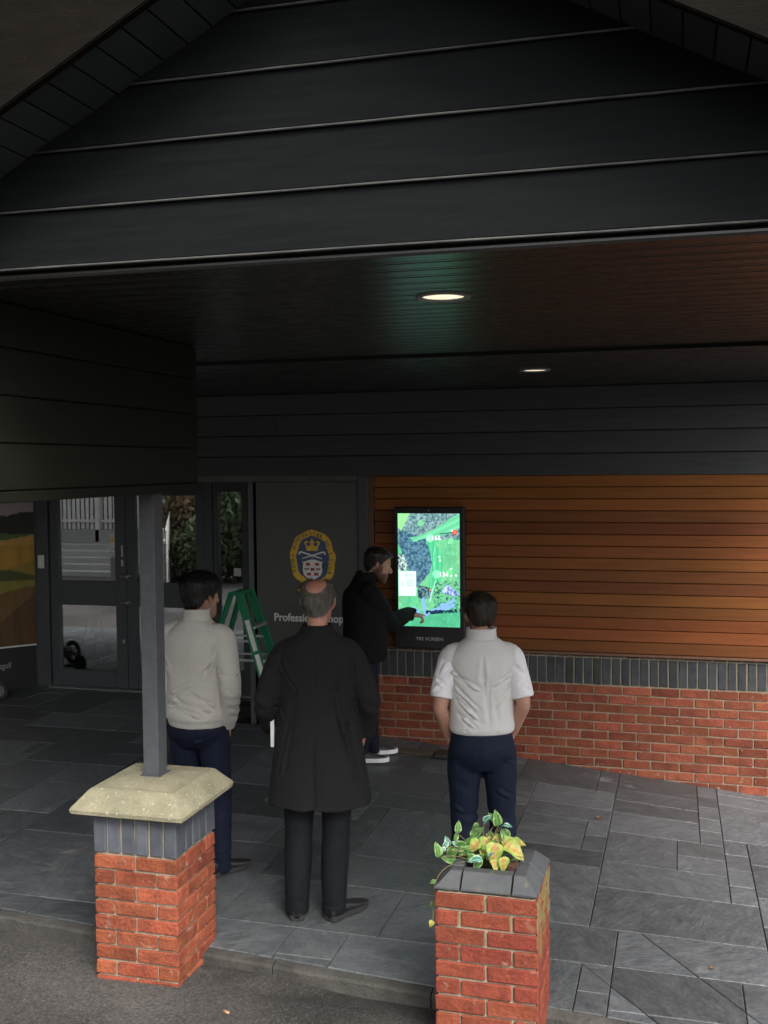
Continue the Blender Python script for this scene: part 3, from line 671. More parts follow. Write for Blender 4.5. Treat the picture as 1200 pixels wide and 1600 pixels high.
M['coping'] = mat('coping_brick', (.055, .060, .066), (.085, .088, .09), 14, .5, .7, bump=.4, bscale=60, bdist=.003, rand=.12, spots=((.15, .14, .05), 16, .60, .74))
def build_planter():
    X0, Y0 = -1.0, 4.405
    t = tag(empty('planter_pier', (X0, Y0, 0)), 'low red brick planter pier with chamfered dark coping and plants on top', 'brick pier')
    bm = bmesh.new()
    for (a, b, c, d) in ((.011, .429, .011, .1), (.011, .429, .34, .429), (.011, .1, .1, .34), (.34, .429, .1, .34)): add_box(bm, a, b, c, d, -.1, .668)
    link('mortar_core', mesh_bm(bm), M['mortar'], t)
    pier_bricks(t, 0, 0, .668, 11, M['brick_algae'], 21)
    bm = bmesh.new(); add_box(bm, .1, .34, .1, .34, .3, .715)
    bmesh.ops.subdivide_edges(bm, edges=bm.edges[:], cuts=12, use_grid_fill=True)
    for v in bm.verts:
        if v.co.z > .7: v.co.z += .018*noise.noise(v.co*30)+.012*noise.noise(v.co*70)
    link('soil', mesh_bm(bm), mat('soil', (.05, .03, .02), (.02, .013, .01), 60, .95, bump=1, bscale=150, bdist=.01, spots=((.18, .13, .1), 90, .62, .7)), t)
    B = .058
    def h(x, y): return .677+.010+min(min(x, .44-x, y, .44-y), B)/B*.058
    def cell(x0, x1, y0, y1):
        xs = sorted({x0, x1} | {v for v in (B, .44-B) if x0 < v < x1}); ys = sorted({y0, y1} | {v for v in (B, .44-B) if y0 < v < y1})
        bm = bmesh.new(); V = {}
        for x in xs:
            for y in ys: V[x, y] = bm.verts.new((x, y, h(x, y)))
        for i in range(len(xs)-1):
            for j in range(len(ys)-1):
                a, b, c, d = V[xs[i], ys[j]], V[xs[i+1], ys[j]], V[xs[i+1], ys[j+1]], V[xs[i], ys[j+1]]
                mx_, my_ = (xs[i]+xs[i+1])/2, (ys[j]+ys[j+1])/2
                cx, cy = (mx_ < B or mx_ > .44-B), (my_ < B or my_ > .44-B)
                if cx and cy:
                    if (mx_ < B) == (my_ < B): bm.faces.new((a, b, c)); bm.faces.new((a, c, d))
                    else: bm.faces.new((a, b, d)); bm.faces.new((b, c, d))
                else: bm.faces.new((a, b, c, d))
        top = bm.faces[:]
        r = bmesh.ops.extrude_face_region(bm, geom=top)
        for v in [g for g in r['geom'] if isinstance(g, bmesh.types.BMVert)]: v.co.z = .677
        bmesh.ops.bevel(bm, geom=[e for e in bm.edges if len(e.link_faces) == 2 and e.calc_face_angle(0) > .6], offset=.0025, segments=1, affect='EDGES')
        link('coping_brick', mesh_bm(bm), M['coping'], t)
    for c in ((0, .106, 0, .11), (.113, .325, 0, .105), (.332, .44, 0, .215), (.332, .44, .222, .44), (.113, .325, .335, .44), (0, .106, .117, .325), (0, .106, .332, .44)): cell(*c)
build_planter()

# ------------------------------------------------------------------ plants in the planter
def leaf_mesh(L, W_, base, vein, edge, wav=.12, seed=0, lobes=False, fold=.22):
    rr = random.Random(seed); nu, nv = 9, 6; V = []; Cc = []
    for i in range(nu+1):
        u = i/nu
        prof = math.sin(math.pi*u**.72)**.85 if 0 < u < 1 else 0.0
        if lobes: prof = (max(0, math.sin(math.pi*min(1, u*1.0+.03)**.6))**.7)*(1-.15*u)
        if i == nu: prof = 0
        for j in range(-nv//2, nv//2+1):
            s = j/(nv/2); x = s*prof*W_/2; y = u*L; z = abs(s)*prof*W_*fold - (u*u)*L*.28 + wav*W_*math.sin(u*9+s*3+seed)*abs(s)*.3
            V.append((x, y, z)); a = abs(s)
            n = noise.noise(Vector((u*6, s*4, seed)))*.25
            if a > .72+n: c = edge
            elif a < .12 or (lobes and abs((a-.1)-(u*1.1 % .33)) < .05): c = vein
            else: c = base
            f = 1+.25*noise.noise(Vector((u*9, s*9, seed+5))); Cc.append((c[0]*f, c[1]*f, c[2]*f, 1))
    n = nv+1; F = []
    for i in range(nu):
        for j in range(nv): F.append((i*n+j, i*n+j+1, (i+1)*n+j+1, (i+1)*n+j))
    me = bpy.data.meshes.new('leaf'); me.from_pydata(V, [], F); a = me.color_attributes.new('Col', 'FLOAT_COLOR', 'POINT'); a.data.foreach_set('color', np.array(Cc, np.float32).ravel())
    me.polygons.foreach_set('use_smooth', [True]*len(me.polygons)); return me
M['leaf'] = vcolmat('leaf', 'Col', .42, .45, 90)
M['stem'] = mat('stem', (.10, .12, .03), (.16, .10, .05), 30, .6)
VG = [leaf_mesh(.062, .036, (.05, .15, .028), (.12, .26, .06), (.30, .42, .16), seed=i) for i in range(3)]+[leaf_mesh(.058, .034, (.045, .13, .025), (.10, .22, .05), (.07, .18, .035), seed=5)]
VW = [leaf_mesh(.055, .034, (.03, .16, .10), (.2, .45, .33), (.55, .68, .55), seed=7+i) for i in range(2)]
YL = [leaf_mesh(.098, .082, (.36, .40, .09), (.42, .20, .07), (.22, .34, .06), seed=20+i, lobes=True, wav=.2) for i in range(3)]
def build_plants():
    OX, OY, OZ = -.78, 4.62, .72
    def W(px, py, dy): return Vector(((px-772)/340*1.0 - dy*.12, dy, (1350-py)/338.0*1.0 - dy*.50))
    pa = tag(empty('trailing_plant', (OX, OY, OZ)), 'variegated green and white trailing plant on the left of the planter', 'plant')
    pb = tag(empty('yellow_leaf_plant', (OX, OY, OZ)), 'broad yellow-green leaved plant on the right of the planter', 'plant')
    rr = random.Random(4)
    def leaf(par, me, base, tip_dir, face, sc_=1.0, roll=0):
        y = tip_dir.normalized(); z = (face - y*face.dot(y)).normalized(); x = y.cross(z)
        o = link('leaf', me, M['leaf'], par); o.matrix_basis = Matrix.Translation(base) @ Matrix(((x.x, y.x, z.x, 0), (x.y, y.y, z.y, 0), (x.z, y.z, z.z, 0), (0, 0, 0, 1))) @ Matrix.Rotation(roll, 4, 'Y') @ Matrix.Scale(sc_, 4)
    cam_f = Vector((.15, -.75, .65))
    VA = [(757, 1288, -20, 60, .95, 0), (750, 1290, 40, -150, .8, 0), (779, 1290, 0, 95, 1.15, 0), (776, 1286, 0, 125, .95, 0), (785, 1289, 0, 15, .8, 0), (784, 1292, 0, -60, 1.25, .02), (737, 1312, 0, 50, 1.2, .02), (742, 1314, 0, 200, .9, 0),
          (724, 1326, 0, 150, .9, .0), (733, 1325, 0, 190, 1.25, -.02), (716, 1306, 0, 80, .85, .0), (712, 1318, 0, 70, .7, .0), (705, 1326, 0, 120, .8, .0), (709, 1330, 0, 240, .7, -.05), (718, 1334, 0, 210, .8, -.05), (692, 1350, 0, 95, 1.05, -.12), (702, 1338, 0, 160, .6, -.1),
          (765, 1308, 0, 80, .6, .03), (750, 1318, 0, 100, .7, .05), (730, 1340, 0, 180, .6, -.03), (698, 1333, 0, 60, .7, -.08)]
    hub = Vector((-.05, 0, -.01))
    for i, (px, py, _, ang, s, dy) in enumerate(VA):
        b = W(px, py, dy); a = R(ang); d = Vector((math.cos(a), rr.uniform(-.35, .15), math.sin(a)*1.0)); fc = cam_f + Vector((rr.uniform(-.5, .5), rr.uniform(-.2, .2), rr.uniform(-.3, .5)))
        leaf(pa, rr.choice(VG if i % 4 else VW), b, d, fc, s*1.05, rr.uniform(-.3, .3))
        mid = (hub+b)/2 + Vector((rr.uniform(-.02, .02), rr.uniform(-.02, .02), .03))
        bm = bmesh.new(); chain(bm, [(*hub, .0025), (*mid, .002), (*b, .0014)], n=6, k=4); link('stem', mesh_bm(bm, 's', True), M['stem'], pa)
    for (px, py, ang, s, dy) in ((757, 1362, 175, 1.2, -.10), (766, 1358, 60, .7, -.10)):
        leaf(pa, VW[0], W(px, py-14, dy), Vector((math.cos(R(ang)), -.2, math.sin(R(ang)))), Vector((0, -.5, 1)), s)
    for k in range(30):
        a0 = rr.uniform(0, 6.28); rad = rr.uniform(.02, .13); b = Vector((-.03+rad*math.cos(a0)*1.1, rad*math.sin(a0)*.7, rr.uniform(.0, .075))); a = rr.uniform(0, 6.28)
        leaf(pa, rr.choice(VG), b, Vector((math.cos(a), -.3, math.sin(a)*.6+.25)), cam_f+Vector((rr.uniform(-.6, .6), 0, rr.uniform(-.2, .6))), rr.uniform(.75, 1.15), rr.uniform(-.4, .4))
        bm = bmesh.new(); chain(bm, [(*hub, .002), (*((hub+b)/2+Vector((0, 0, .015))), .0018), (*b, .0012)], n=5, k=3); link('stem', mesh_bm(bm, 's', True), M['stem'], pa)
    # a long runner hanging over the left edge
    bm = bmesh.new(); P = [(-.04, -.02, 0), (-.11, -.05, .025), (-.19, -.09, .01), (-.235, -.12, -.045), (-.238, -.16, -.12), (-.232, -.2, -.19)]
    chain(bm, [(*p, .0028) for p in P], n=6, k=5); link('stem', mesh_bm(bm, 's', True), M['stem'], pa)
    for p, ang in ((P[3], 200), (P[4], 250), (P[5], 240)): leaf(pa, YL[0] if p is P[5] else VG[0], Vector(p), Vector((math.cos(R(ang)), -.3, math.sin(R(ang)))), cam_f, .32 if p is P[5] else .5)
    YB = [(765, 1312, 240, 1.05, -.03), (752, 1318, 215, .95, -.03), (776, 1318, 262, 1.2, -.05), (768, 1322, 250, .9, -.05), (785, 1318, 30, 1.0, .0), (780, 1314, 140, .9, .03), (790, 1318, -15, 1.15, -.02), (796, 1322, -30, 1.05, -.03), (786, 1340, -80, .85, -.09), (800, 1312, 10, .8, .03), (772, 1345, -60, .7, -.09)]
    for (px, py, ang, s, dy) in YB:
        a = R(ang); b = W(px, py, dy); leaf(pb, rr.choice(YL), b, Vector((math.cos(a), rr.uniform(-.5, -.1), math.sin(a))), cam_f + Vector((rr.uniform(-.35, .35), 0, rr.uniform(-.1, .5))), s*.8, rr.uniform(-.2, .2))
        hub2 = Vector((.03, 0, -.01)); mid = (hub2+b)/2+Vector((0, 0, .02)); bm = bmesh.new(); chain(bm, [(*hub2, .003), (*mid, .0025), (*b, .002)], n=6, k=4); link('stem', mesh_bm(bm, 's', True), M['stem'], pb)
    bm = bmesh.new(); tube_rings(bm, [ell((.085, -.045, z), (1, 0, 0), (0, 1, 0), r, r, 18) for z, r in ((-.03, .030), (.03, .036), (.035, .030))])
    for v in bm.verts: v.co += Vector((noise.noise(v.co*60), noise.noise(v.co*60+Vector((4, 0, 0))), noise.noise(v.co*55)))*.006
    link('root_ball', mesh_bm(bm), mat('root_ball', (.10, .045, .025), (.03, .015, .01), 90, .95, bump=1, bscale=140, bdist=.01, spots=((.3, .2, .16), 120, .6, .68)), pb)
build_plants()

# ------------------------------------------------------------------ information screen
def inpoly(U, V, P):
    r = np.zeros(U.shape, bool); n = len(P)
    for i in range(n):
        x0, y0 = P[i]; x1, y1 = P[(i+1) % n]
        if y0 == y1: continue
        c = ((y0 > V) != (y1 > V)) & (U < (x1-x0)*(V-y0)/(y1-y0)+x0); r ^= c
    return r
def segd(X, Y, a, b):
    ax, ay = a; bx, by = b; dx, dy = bx-ax, by-ay; t = np.clip(((X-ax)*dx+(Y-ay)*dy)/(dx*dx+dy*dy), 0, 1); return np.hypot(X-ax-t*dx, Y-ay-t*dy)
def screen_fn(U, V):
    X = 130+965*U; Y = 120+1780*(1-V); A = np.array
    wob = (vnoise(U, V, 10, 1)-.5)*50; Xw, Yw = X+wob, Y+(vnoise(U, V, 10, 2)-.5)*50
    n1, n2, n3 = vnoise(U, V, 26, 3, 3)[..., None], vnoise(U*.58, V, 70, 4, 3)[..., None], vnoise(U, V, 9, 5, 3)[..., None]
    def L(*c): return A(lin(*c))
    c = L(80, 185, 135)*(1-n3)+L(125, 195, 140)*n3; c = c*(.6+.5*n1+.35*n2)
    def lay(mask, col): c[mask] = np.broadcast_to(col, c.shape)[mask]
    wn = np.clip((n2-.36)/.28, 0, 1); mixc = lambda a, b: (a*wn+b*(1-wn))*(.7+.6*n1)
    forest = mixc(L(140, 172, 170), L(66, 112, 122))
    lay(Yw < 520, forest)
    lay(inpoly(Xw, Yw, [(130, 400), (560, 470), (610, 650), (665, 880), (640, 1050), (500, 1180), (420, 1300), (300, 1030), (220, 800), (130, 600)]), mixc(L(96, 138, 158), L(44, 84, 108)))
    lay(inpoly(X, Y, [(120, 110), (325, 110), (185, 395), (120, 330)]), L(150, 220, 150)*(.85+.3*n3))
    lay(inpoly(X, Y, [(440, 250), (500, 215), (560, 270), (500, 330), (450, 310)]), L(120, 200, 150)*(.9+.2*n1))
    st = (.93+.12*np.sin((X*.5+Y)*.06))[..., None]
    lay(inpoly(Xw, Yw, [(300, 500), (560, 430), (800, 300), (1060, 130), (1120, 120), (1120, 330), (900, 430), (740, 480), (600, 490), (380, 560)]), L(112, 212, 160)*st)
    lay((segd(X, Y, (780, 440), (1095, 400)) < 10) & (X > 780), L(40, 120, 100))
    lay(inpoly(Xw, Yw, [(570, 560), (700, 560), (790, 720), (850, 860), (830, 1000), (800, 1150), (690, 1310), (595, 1310), (640, 1080), (665, 900), (620, 700)]), L(84, 200, 142)*(.93+.12*np.sin(X*.09))[..., None])
    lay((np.abs(Xw-700) < 5) & (Y > 640) & (Y < 1000), L(140, 230, 190))
    lay(inpoly(X, Y, [(130, 760), (215, 770), (300, 1010), (130, 1030)]), mixc(L(190, 215, 205), L(30, 66, 84)))
    lay(inpoly(Xw, Yw, [(430, 1250), (640, 1290), (660, 1420), (540, 1480), (440, 1450)]), mixc(L(110, 150, 150), L(22, 50, 70)))
    lay(((n2[..., 0] > .60) & (X > 690) & (Y > 1180) & (Y < 1620)), L(48, 96, 100)*(.7+.6*n1))
    lay(inpoly(Xw, Yw, [(800, 1330), (900, 1240), (1010, 1300), (1080, 1370), (1000, 1420), (850, 1380)]), mixc(L(185, 200, 240), L(85, 112, 175)))
    lay(Yw > 1650, L(78, 178, 132)*(.75+.5*n1))
    for a, b in (((140, 1690), (380, 1625)), ((380, 1625), (500, 1740)), ((500, 1740), (700, 1640)), ((700, 1640), (1000, 1560)), ((530, 1480), (560, 1720)), ((820, 1560), (1000, 1480))): lay(segd(Xw, Yw, a, b) < 26, L(132, 176, 236))
    lay((np.abs(Yw-1665-(X-700)*-.08) < 26) & (X > 560) & (n1[..., 0] > .38), L(20, 48, 74))
    lay((segd(X, Y, (650, 1380), (720, 1180)) < 7) | (segd(X, Y, (650, 1380), (630, 1500)) < 9), L(180, 240, 220))
    lay(np.hypot(X-630, Y-510) < 58, c*.4+L(190, 250, 225)*.6); lay(np.hypot(X-735, Y-1070) < 66, c*.45+L(170, 245, 215)*.55)
    for x, y in ((780, 800), (790, 855), (960, 1095), (1035, 1085), (960, 985), (935, 570)): lay(np.hypot(X-x, Y-y) < 17, L(225, 250, 240))
    lay(np.hypot((X-930)/1.3, Y-1030) < 40, L(110, 225, 150)); lay(np.hypot(X-960, Y-550) < 42, L(120, 225, 150))
    lay(np.hypot(X-1020, Y-412) < 40, L(235, 75, 50)); lay(np.hypot(X-1022, Y-412) < 14, L(250, 170, 150)); lay(np.hypot(X-978, Y-385) < 17, L(240, 250, 250)); lay(np.hypot(X-635, Y-1320) < 18, L(205, 140, 100))
    card = (X > 138) & (X < 415) & (Y > 1028) & (Y < 1422); lay(card, L(214, 250, 246))
    return c
SCR = {}
def build_screen():
    Yf = WALL-.10; x0, x1, z0, z1 = -2.318, -1.712, .932, 2.130
    t = tag(empty('information_screen', ((x0+x1)/2, WALL-.03, z0)), 'lit upright touch screen in black casing showing a golf hole map', 'screen'); ox, oy, oz = (x0+x1)/2, WALL-.03, z0
    bm = bmesh.new(); add_box(bm, x0-ox, x1-ox, Yf-oy, .0, 0, z1-z0, .010, 3); link('casing', mesh_bm(bm), M['black'], t)
    dx0, dx1, dz0, dz1 = -2.283, -1.752, 1.122, 2.076
    me = paint_grid('display', 200, 360, dx1-dx0, dz1-dz0, screen_fn)
    d = link('display', me, emitcol('display_glow', 'Col', .52), t, (dx0-ox, Yf-oy-.0015, dz0-oz))
    wm = mat('display_white', (.5, .5, .5), emit=((.92, 1, .98), .62)); dk = mat('display_ink', (.04, .05, .06), emit=((.1, .2, .2), .3))
    def tx(s, u, v, size, m):
        o = link('map_figure', text_mesh(s, size), m, d, (u*(dx1-dx0), -.002, v*(dz1-dz0)), (R(90), 0, 0)); return o
    def uv(X, Y): return (X-130)/965, 1-(Y-120)/1780
    tx('166', *uv(655, 535), .055, wm); tx('134', *uv(770, 1105), .055, wm)
    tx('1', *uv(240, 1120), .045, dk); tx('PAR 4', *uv(300, 1090), .015, dk); tx('SI 10', *uv(300, 1120), .014, dk)
    for i, y in enumerate((1195, 1230, 1265)): tx('384 YDS', *uv(265, y), .016, dk)
    for i, y in enumerate((1230, 1265)): tx('TEE', *uv(175, y), .013, dk)
    for x in (200, 275, 350): tx('o', *uv(x, 1385), .016, dk)
    lg = mat('casing_lettering', (.42, .42, .42))
    o = link('lettering', text_mesh('TEE SCREEN', .050), lg, t, (-2.135-ox, Yf-oy-.001, 1.005-oz), (R(90), 0, 0)); o.scale = (.88, .75, 1)
    bm = bmesh.new(); cyl(bm, ((x0+x1)/2-ox, Yf-oy-.001, 2.103-oz), .006, .004, 12, 'y'); link('sensor', mesh_bm(bm), mat('sensor', (.4, .4, .38)), t)
build_screen()

# ------------------------------------------------------------------ sign panel with crest
def build_sign():
    Yf = WALL-.014
    t = tag(empty('sign_panel', (-3.13, Yf, .12)), 'tall dark grey sign panel with coloured golf club crest and Professional Shop lettering', 'sign'); O = Vector((-3.13, Yf, .12))
    box('panel_board', -3.60-O.x, -2.66-O.x, 0, .04, 0, 2.342-O.z, M['panel'], t, .002)
    def Wp(p): return (-3.281+(p[0]/12+440-455)*.00591-O.x, 1.929-(p[1]/12+810-827)*.00561-O.z)
    lay = [0]
    def poly(name, pts, m, par=t):
        lay[0] += 1; bm = bmesh.new(); P = [Wp(p) for p in pts]; d = .0009*lay[0]; prism(bm, P, 'y', -.0012-d, -.0002); 
        bmesh.ops.triangulate(bm, faces=[f for f in bm.faces if len(f.verts) > 4]); return link(name, mesh_bm(bm), m, par)
    gold = mat('crest_gold', (.80, .52, .05), (.72, .45, .045), 30, .5); brown = mat('crest_brown', (.16, .07, .02)); navy = mat('crest_navy', (.06, .085, .16), (.07, .10, .19), 20, .5); silver = mat('crest_white', (.8, .79, .77)); red = mat('crest_red', (.45, .03, .03))
    def closed(P, k=5): return catmull(P+[P[0]], k)[:-1]
    outer = [(580, 205), (690, 240), (820, 290), (905, 370), (950, 470), (975, 590), (1030, 700), (1005, 850), (990, 1000), (935, 1120), (850, 1190), (700, 1215), (590, 1225), (480, 1265), (370, 1190), (265, 1110), (212, 1000), (195, 850), (165, 700), (200, 560), (240, 450), (290, 350), (400, 285), (480, 238)]
    cx, cy = 590, 720
    inner = [(580, 320), (660, 345), (750, 385), (815, 430), (845, 520), (870, 610), (905, 705), (890, 850), (875, 970), (840, 1060), (770, 1120), (690, 1150), (590, 1160), (500, 1140), (430, 1090), (370, 1050), (325, 970), (310, 850), (285, 705), (325, 600), (350, 500), (385, 420), (450, 375), (520, 345)]
    poly('crest_outline', closed([(cx+(x-cx)*1.025, cy+(y-cy)*1.02) for x, y in outer]), brown); poly('crest_band', closed(outer), gold)
    poly('crest_field', closed(inner), navy)
    poly('ribbon_tail', [(480, 1270), (400, 1300), (300, 1345), (345, 1365), (330, 1405), (400, 1400), (470, 1330), (540, 1270)], gold)
    # crown
    poly('crown', [(485, 605), (695, 605), (700, 540), (740, 450), (700, 415), (640, 450), (600, 400), (588, 370), (575, 400), (540, 450), (480, 415), (440, 450), (480, 540)], gold)
    for cxx in (520, 655): poly('crown_gap', closed([(cxx-40, 460), (cxx, 450), (cxx+42, 460), (cxx+25, 510), (cxx-25, 510)], 3), navy)
    # crossed clubs
    for s in (1, -1):
        f = lambda x: cx+(x-cx)*s
        poly('golf_club', [(f(400), 752), (f(410), 740), (f(790), 612), (f(830), 620), (f(850), 670), (f(830), 680), (f(800), 640), (f(415), 756)], silver)
    poly('golf_ball', closed([(cx-10, 735), (cx, 725), (cx+10, 735), (cx, 745)], 3), silver)
    poly('shield', [(400, 800), (430, 808), (500, 790), (560, 768), (640, 768), (700, 790), (760, 808), (800, 800), (775, 850), (780, 980), (745, 1060), (680, 1110), (590, 1160), (500, 1110), (440, 1060), (412, 980), (425, 850)], silver)
    for (x, y) in ((515, 850), (682, 850), (597, 945), (532, 1035), (668, 1035)):
        poly('castle', [(x-42, y-32), (x-20, y-20), (x, y-5), (x+22, y-22), (x+40, y-32), (x+32, y), (x+44, y+30), (x-44, y+30), (x-30, y)], red)
    for (x, y) in ((490, 945), (705, 945)): poly('lion', [(x-42, y-18), (x+42, y-22), (x+38, y+18), (x-40, y+20)], mat('crest_tan', (.30, .24, .17)))
    # lettering round the band
    path = closed([((a[0]+b[0])/2, (a[1]+b[1])/2) for a, b in zip(outer, inner)], 6)
    s = 'ROYAL WINCHESTER GOLF CLUB'; i0 = next(i for i, p in enumerate(path) if i > len(path)*.5 and p[1] < 1010 and p[0] < 400)
    pts = path[i0:]+path[:i0]; cum = [0]
    for a, b in zip(pts, pts[1:]): cum.append(cum[-1]+math.hypot(b[0]-a[0], b[1]-a[1]))
    total = next(c for c, p in zip(cum, pts) if p[0] > 800 and p[1] > 1040)
    for k, ch in enumerate(s):
        if ch == ' ': continue
        d = (k+.5)/len(s)*total; j = max(q for q in range(len(cum)) if cum[q] <= d); j = min(j, len(pts)-2)
        p, q = pts[j], pts[j+1]; wp, wq = Wp(p), Wp(q); a = math.atan2(wq[1]-wp[1], wq[0]-wp[0]); me = text_mesh(ch, .042, .0006, 'CENTER')
        n = Vector((-math.sin(a), math.cos(a)))*-.015
        o = link('crest_letter', me, navy, t, (wp[0]+n.x, -.024, wp[1]+n.y)); o.rotation_euler = (R(90), -a, 0); o.scale.z = 6
    o = link('lettering', text_mesh('Professional Shop', .098, .0008, bold=.0022), M['offwhite'], t, (-3.445-O.x, -.0008, 1.118-O.z), (R(90), 0, 0)); o.scale = (.92, 1, 1)
build_sign()

# ------------------------------------------------------------------ landscape poster on the splayed wall
def poster_fn(U, V):
    c = np.zeros(U.shape+(3,)); n = vnoise(U, V, 7, 31, 4); n2 = vnoise(U, V*.3, 24, 32, 3)
    def L(*k): return np.array(lin(*k))
    def lay(m, col): c[m] = np.broadcast_to(col, c.shape)[m]
    t = ((V-.72)/.28)[..., None]; lay(V > -1, L(205, 175, 165)*(1-np.clip(t, 0, 1))+L(150, 155, 180)*np.clip(t, 0, 1))
    tr = .80+.03*(n-.5)*2+.02*np.sin(U*9); lay(V < tr, L(52, 55, 50)*(.7+.6*n2[..., None]))
    lay(V < .70+.015*np.sin(U*5), L(96, 120, 70)*(.7+.6*n[..., None])); lay(V < .665+.02*np.sin(U*6+1), L(212, 165, 92)*(.75+.5*n2[..., None])); lay(V < .62, L(196, 150, 60)*(.75+.5*n2[..., None]))
    lay(V < .50+.03*np.sin(U*7), L(160, 135, 55)*(.75+.5*n[..., None])); lay((V < .44+.03*np.sin(U*8+2)) & (V > .40), L(82, 92, 45)); lay(V < .395, L(150, 140, 62)*(.8+.4*n2[..., None]))
    lay(V < .36-.25*(1-U)**1.5, L(122, 96, 55)*(.55+.9*n2[..., None])); lay((V < .32-.6*(1-U)) , L(100, 74, 45)*(.6+.8*n2[..., None])); lay(V < .33-.55*U, L(110, 110, 48)*(.8+.4*n[..., None]))
    return c*.75
def build_poster():
    t = tag(empty('landscape_poster', poster_wall.location, poster_wall.rotation_euler.z), 'tall sunset golf course photo poster with dark lower band on the splayed wall', 'poster')
    L = PWL-.05
    link('print', paint_grid('print', 70, 120, L-.03, 1.70, poster_fn), vcolmat('poster_print', 'Col', .5, .3), t, (L, .004, .63), (0, 0, math.pi))
    box('frame_strip', .03, L, -.003, .012, .612, .627, M['white'], t, .002); box('lower_band', .03, L, -.003, .005, .15, .611, mat('poster_black', (.008, .009, .012)), t)
    me = text_mesh('esgolf', .088, .0008, 'RIGHT'); o = link('lettering', me, mat('poster_text', (.30, .31, .32)), t, (.30, .0065, .40)); o.rotation_euler = (R(90), 0, math.pi); o.scale = (.72, 1, 1)
build_poster()

# ------------------------------------------------------------------ stepladder
def build_ladder():
    t = tag(empty('stepladder', (-3.38, 7.95, .155)), 'green stepladder with grey treads standing before the narrow window', 'stepladder')
    H = 1.33; sx = .47; hw = .20
    for sy in (-1, 1):
        for s in (-1, 1):
            w0, w1 = (.11, hw+.02) if s > 0 else (.10, hw); wd = .028 if s > 0 else .016
            top = Vector((s*.035, sy*w0, H)); bot = Vector((s*sx, sy*w1, .02)); d = (bot-top).normalized(); u = Vector((1, 0, 0))-d*d.x; u.normalize(); v = d.cross(u)
            bm = bmesh.new()
            def ch(p): return [p+u*a+v*b for a, b in ((-wd, -.004), (wd, -.004), (wd, -.022*sy), (wd-.008, -.022*sy), (wd-.008, .004), (-wd+.008, .004), (-wd+.008, -.022*sy), (-wd, -.022*sy))] if 0 else [p+u*a+v*b for a, b in ((-wd, -.006), (wd, -.006), (wd, .006), (-wd, .006))]
            tube_rings(bm, [ch(top), ch(bot)])
            for e in (-wd, wd):      # flanges
                q = lambda p: [p+u*(e+a)+v*b for a, b in ((-.004, -.006), (.004, -.006), (.004, .022), (-.004, .022))]
                tube_rings(bm, [q(top), q(bot)])
            link('rail', mesh_bm(bm), M['green'], t)
            bm = bmesh.new(); add_box(bm, bot.x-wd, bot.x+wd, bot.y-.02, bot.y+.02, 0, .035, .004); link('foot', mesh_bm(bm), M['rubber'], t)
    for k in range(4):
        z = .28+.26*k; x = .035+(sx-.035)*(1-z/H); w_ = .11+(hw+.02-.11)*(1-z/H)
        box('tread', x-.045, x+.045, -w_, w_, z-.012, z+.012, M['alu'], t, .003)
    for k in range(3):
        z = .35+.3*k; x = -(.035+(sx-.035)*(1-z/H)); w_ = .10+(hw-.10)*(1-z/H); box('rear_bar', x-.012, x+.012, -w_, w_, z-.012, z+.012, M['alu'], t, .003)
    for sy in (-1, 1):
        for z in (.80, .95):
            x = .035+(sx-.035)*(1-z/H); w_ = .11+.1*(1-z/H); box('spreader', -x+.02, x-.02, sy*w_-.004-.012*sy, sy*w_+.004-.012*sy, z-.010, z+.010, M['alu'], t, .002)
    box('top_cap', -.045, .045, -.12, .12, H-.02, H+.008, M['green'], t, .01)
    # stickers on the near wide rail
    top = Vector((.035, -.11, H)); bot = Vector((sx, -hw-.02, .02)); d = (bot-top).normalized(); u = (Vector((1, 0, 0))-d*d.x).normalized(); v = d.cross(u); v = v if v.y < 0 else -v
    for a, b, m in ((.16, .34, 'white'), (.36, .58, 'offwhite')):
        bm = bmesh.new(); p0, p1 = top+d*a*1.4, top+d*b*1.4
        f = [bm.verts.new(p0-u*.020+v*.0075), bm.verts.new(p0+u*.020+v*.0075), bm.verts.new(p1+u*.020+v*.0075), bm.verts.new(p1-u*.020+v*.0075)]; bm.faces.new(f); r = bmesh.ops.extrude_face_region(bm, geom=bm.faces[:])
        for g in r['geom']:
            if isinstance(g, bmesh.types.BMVert): g.co += v*.001
        link('sticker', mesh_bm(bm), M[m], t)
build_ladder()

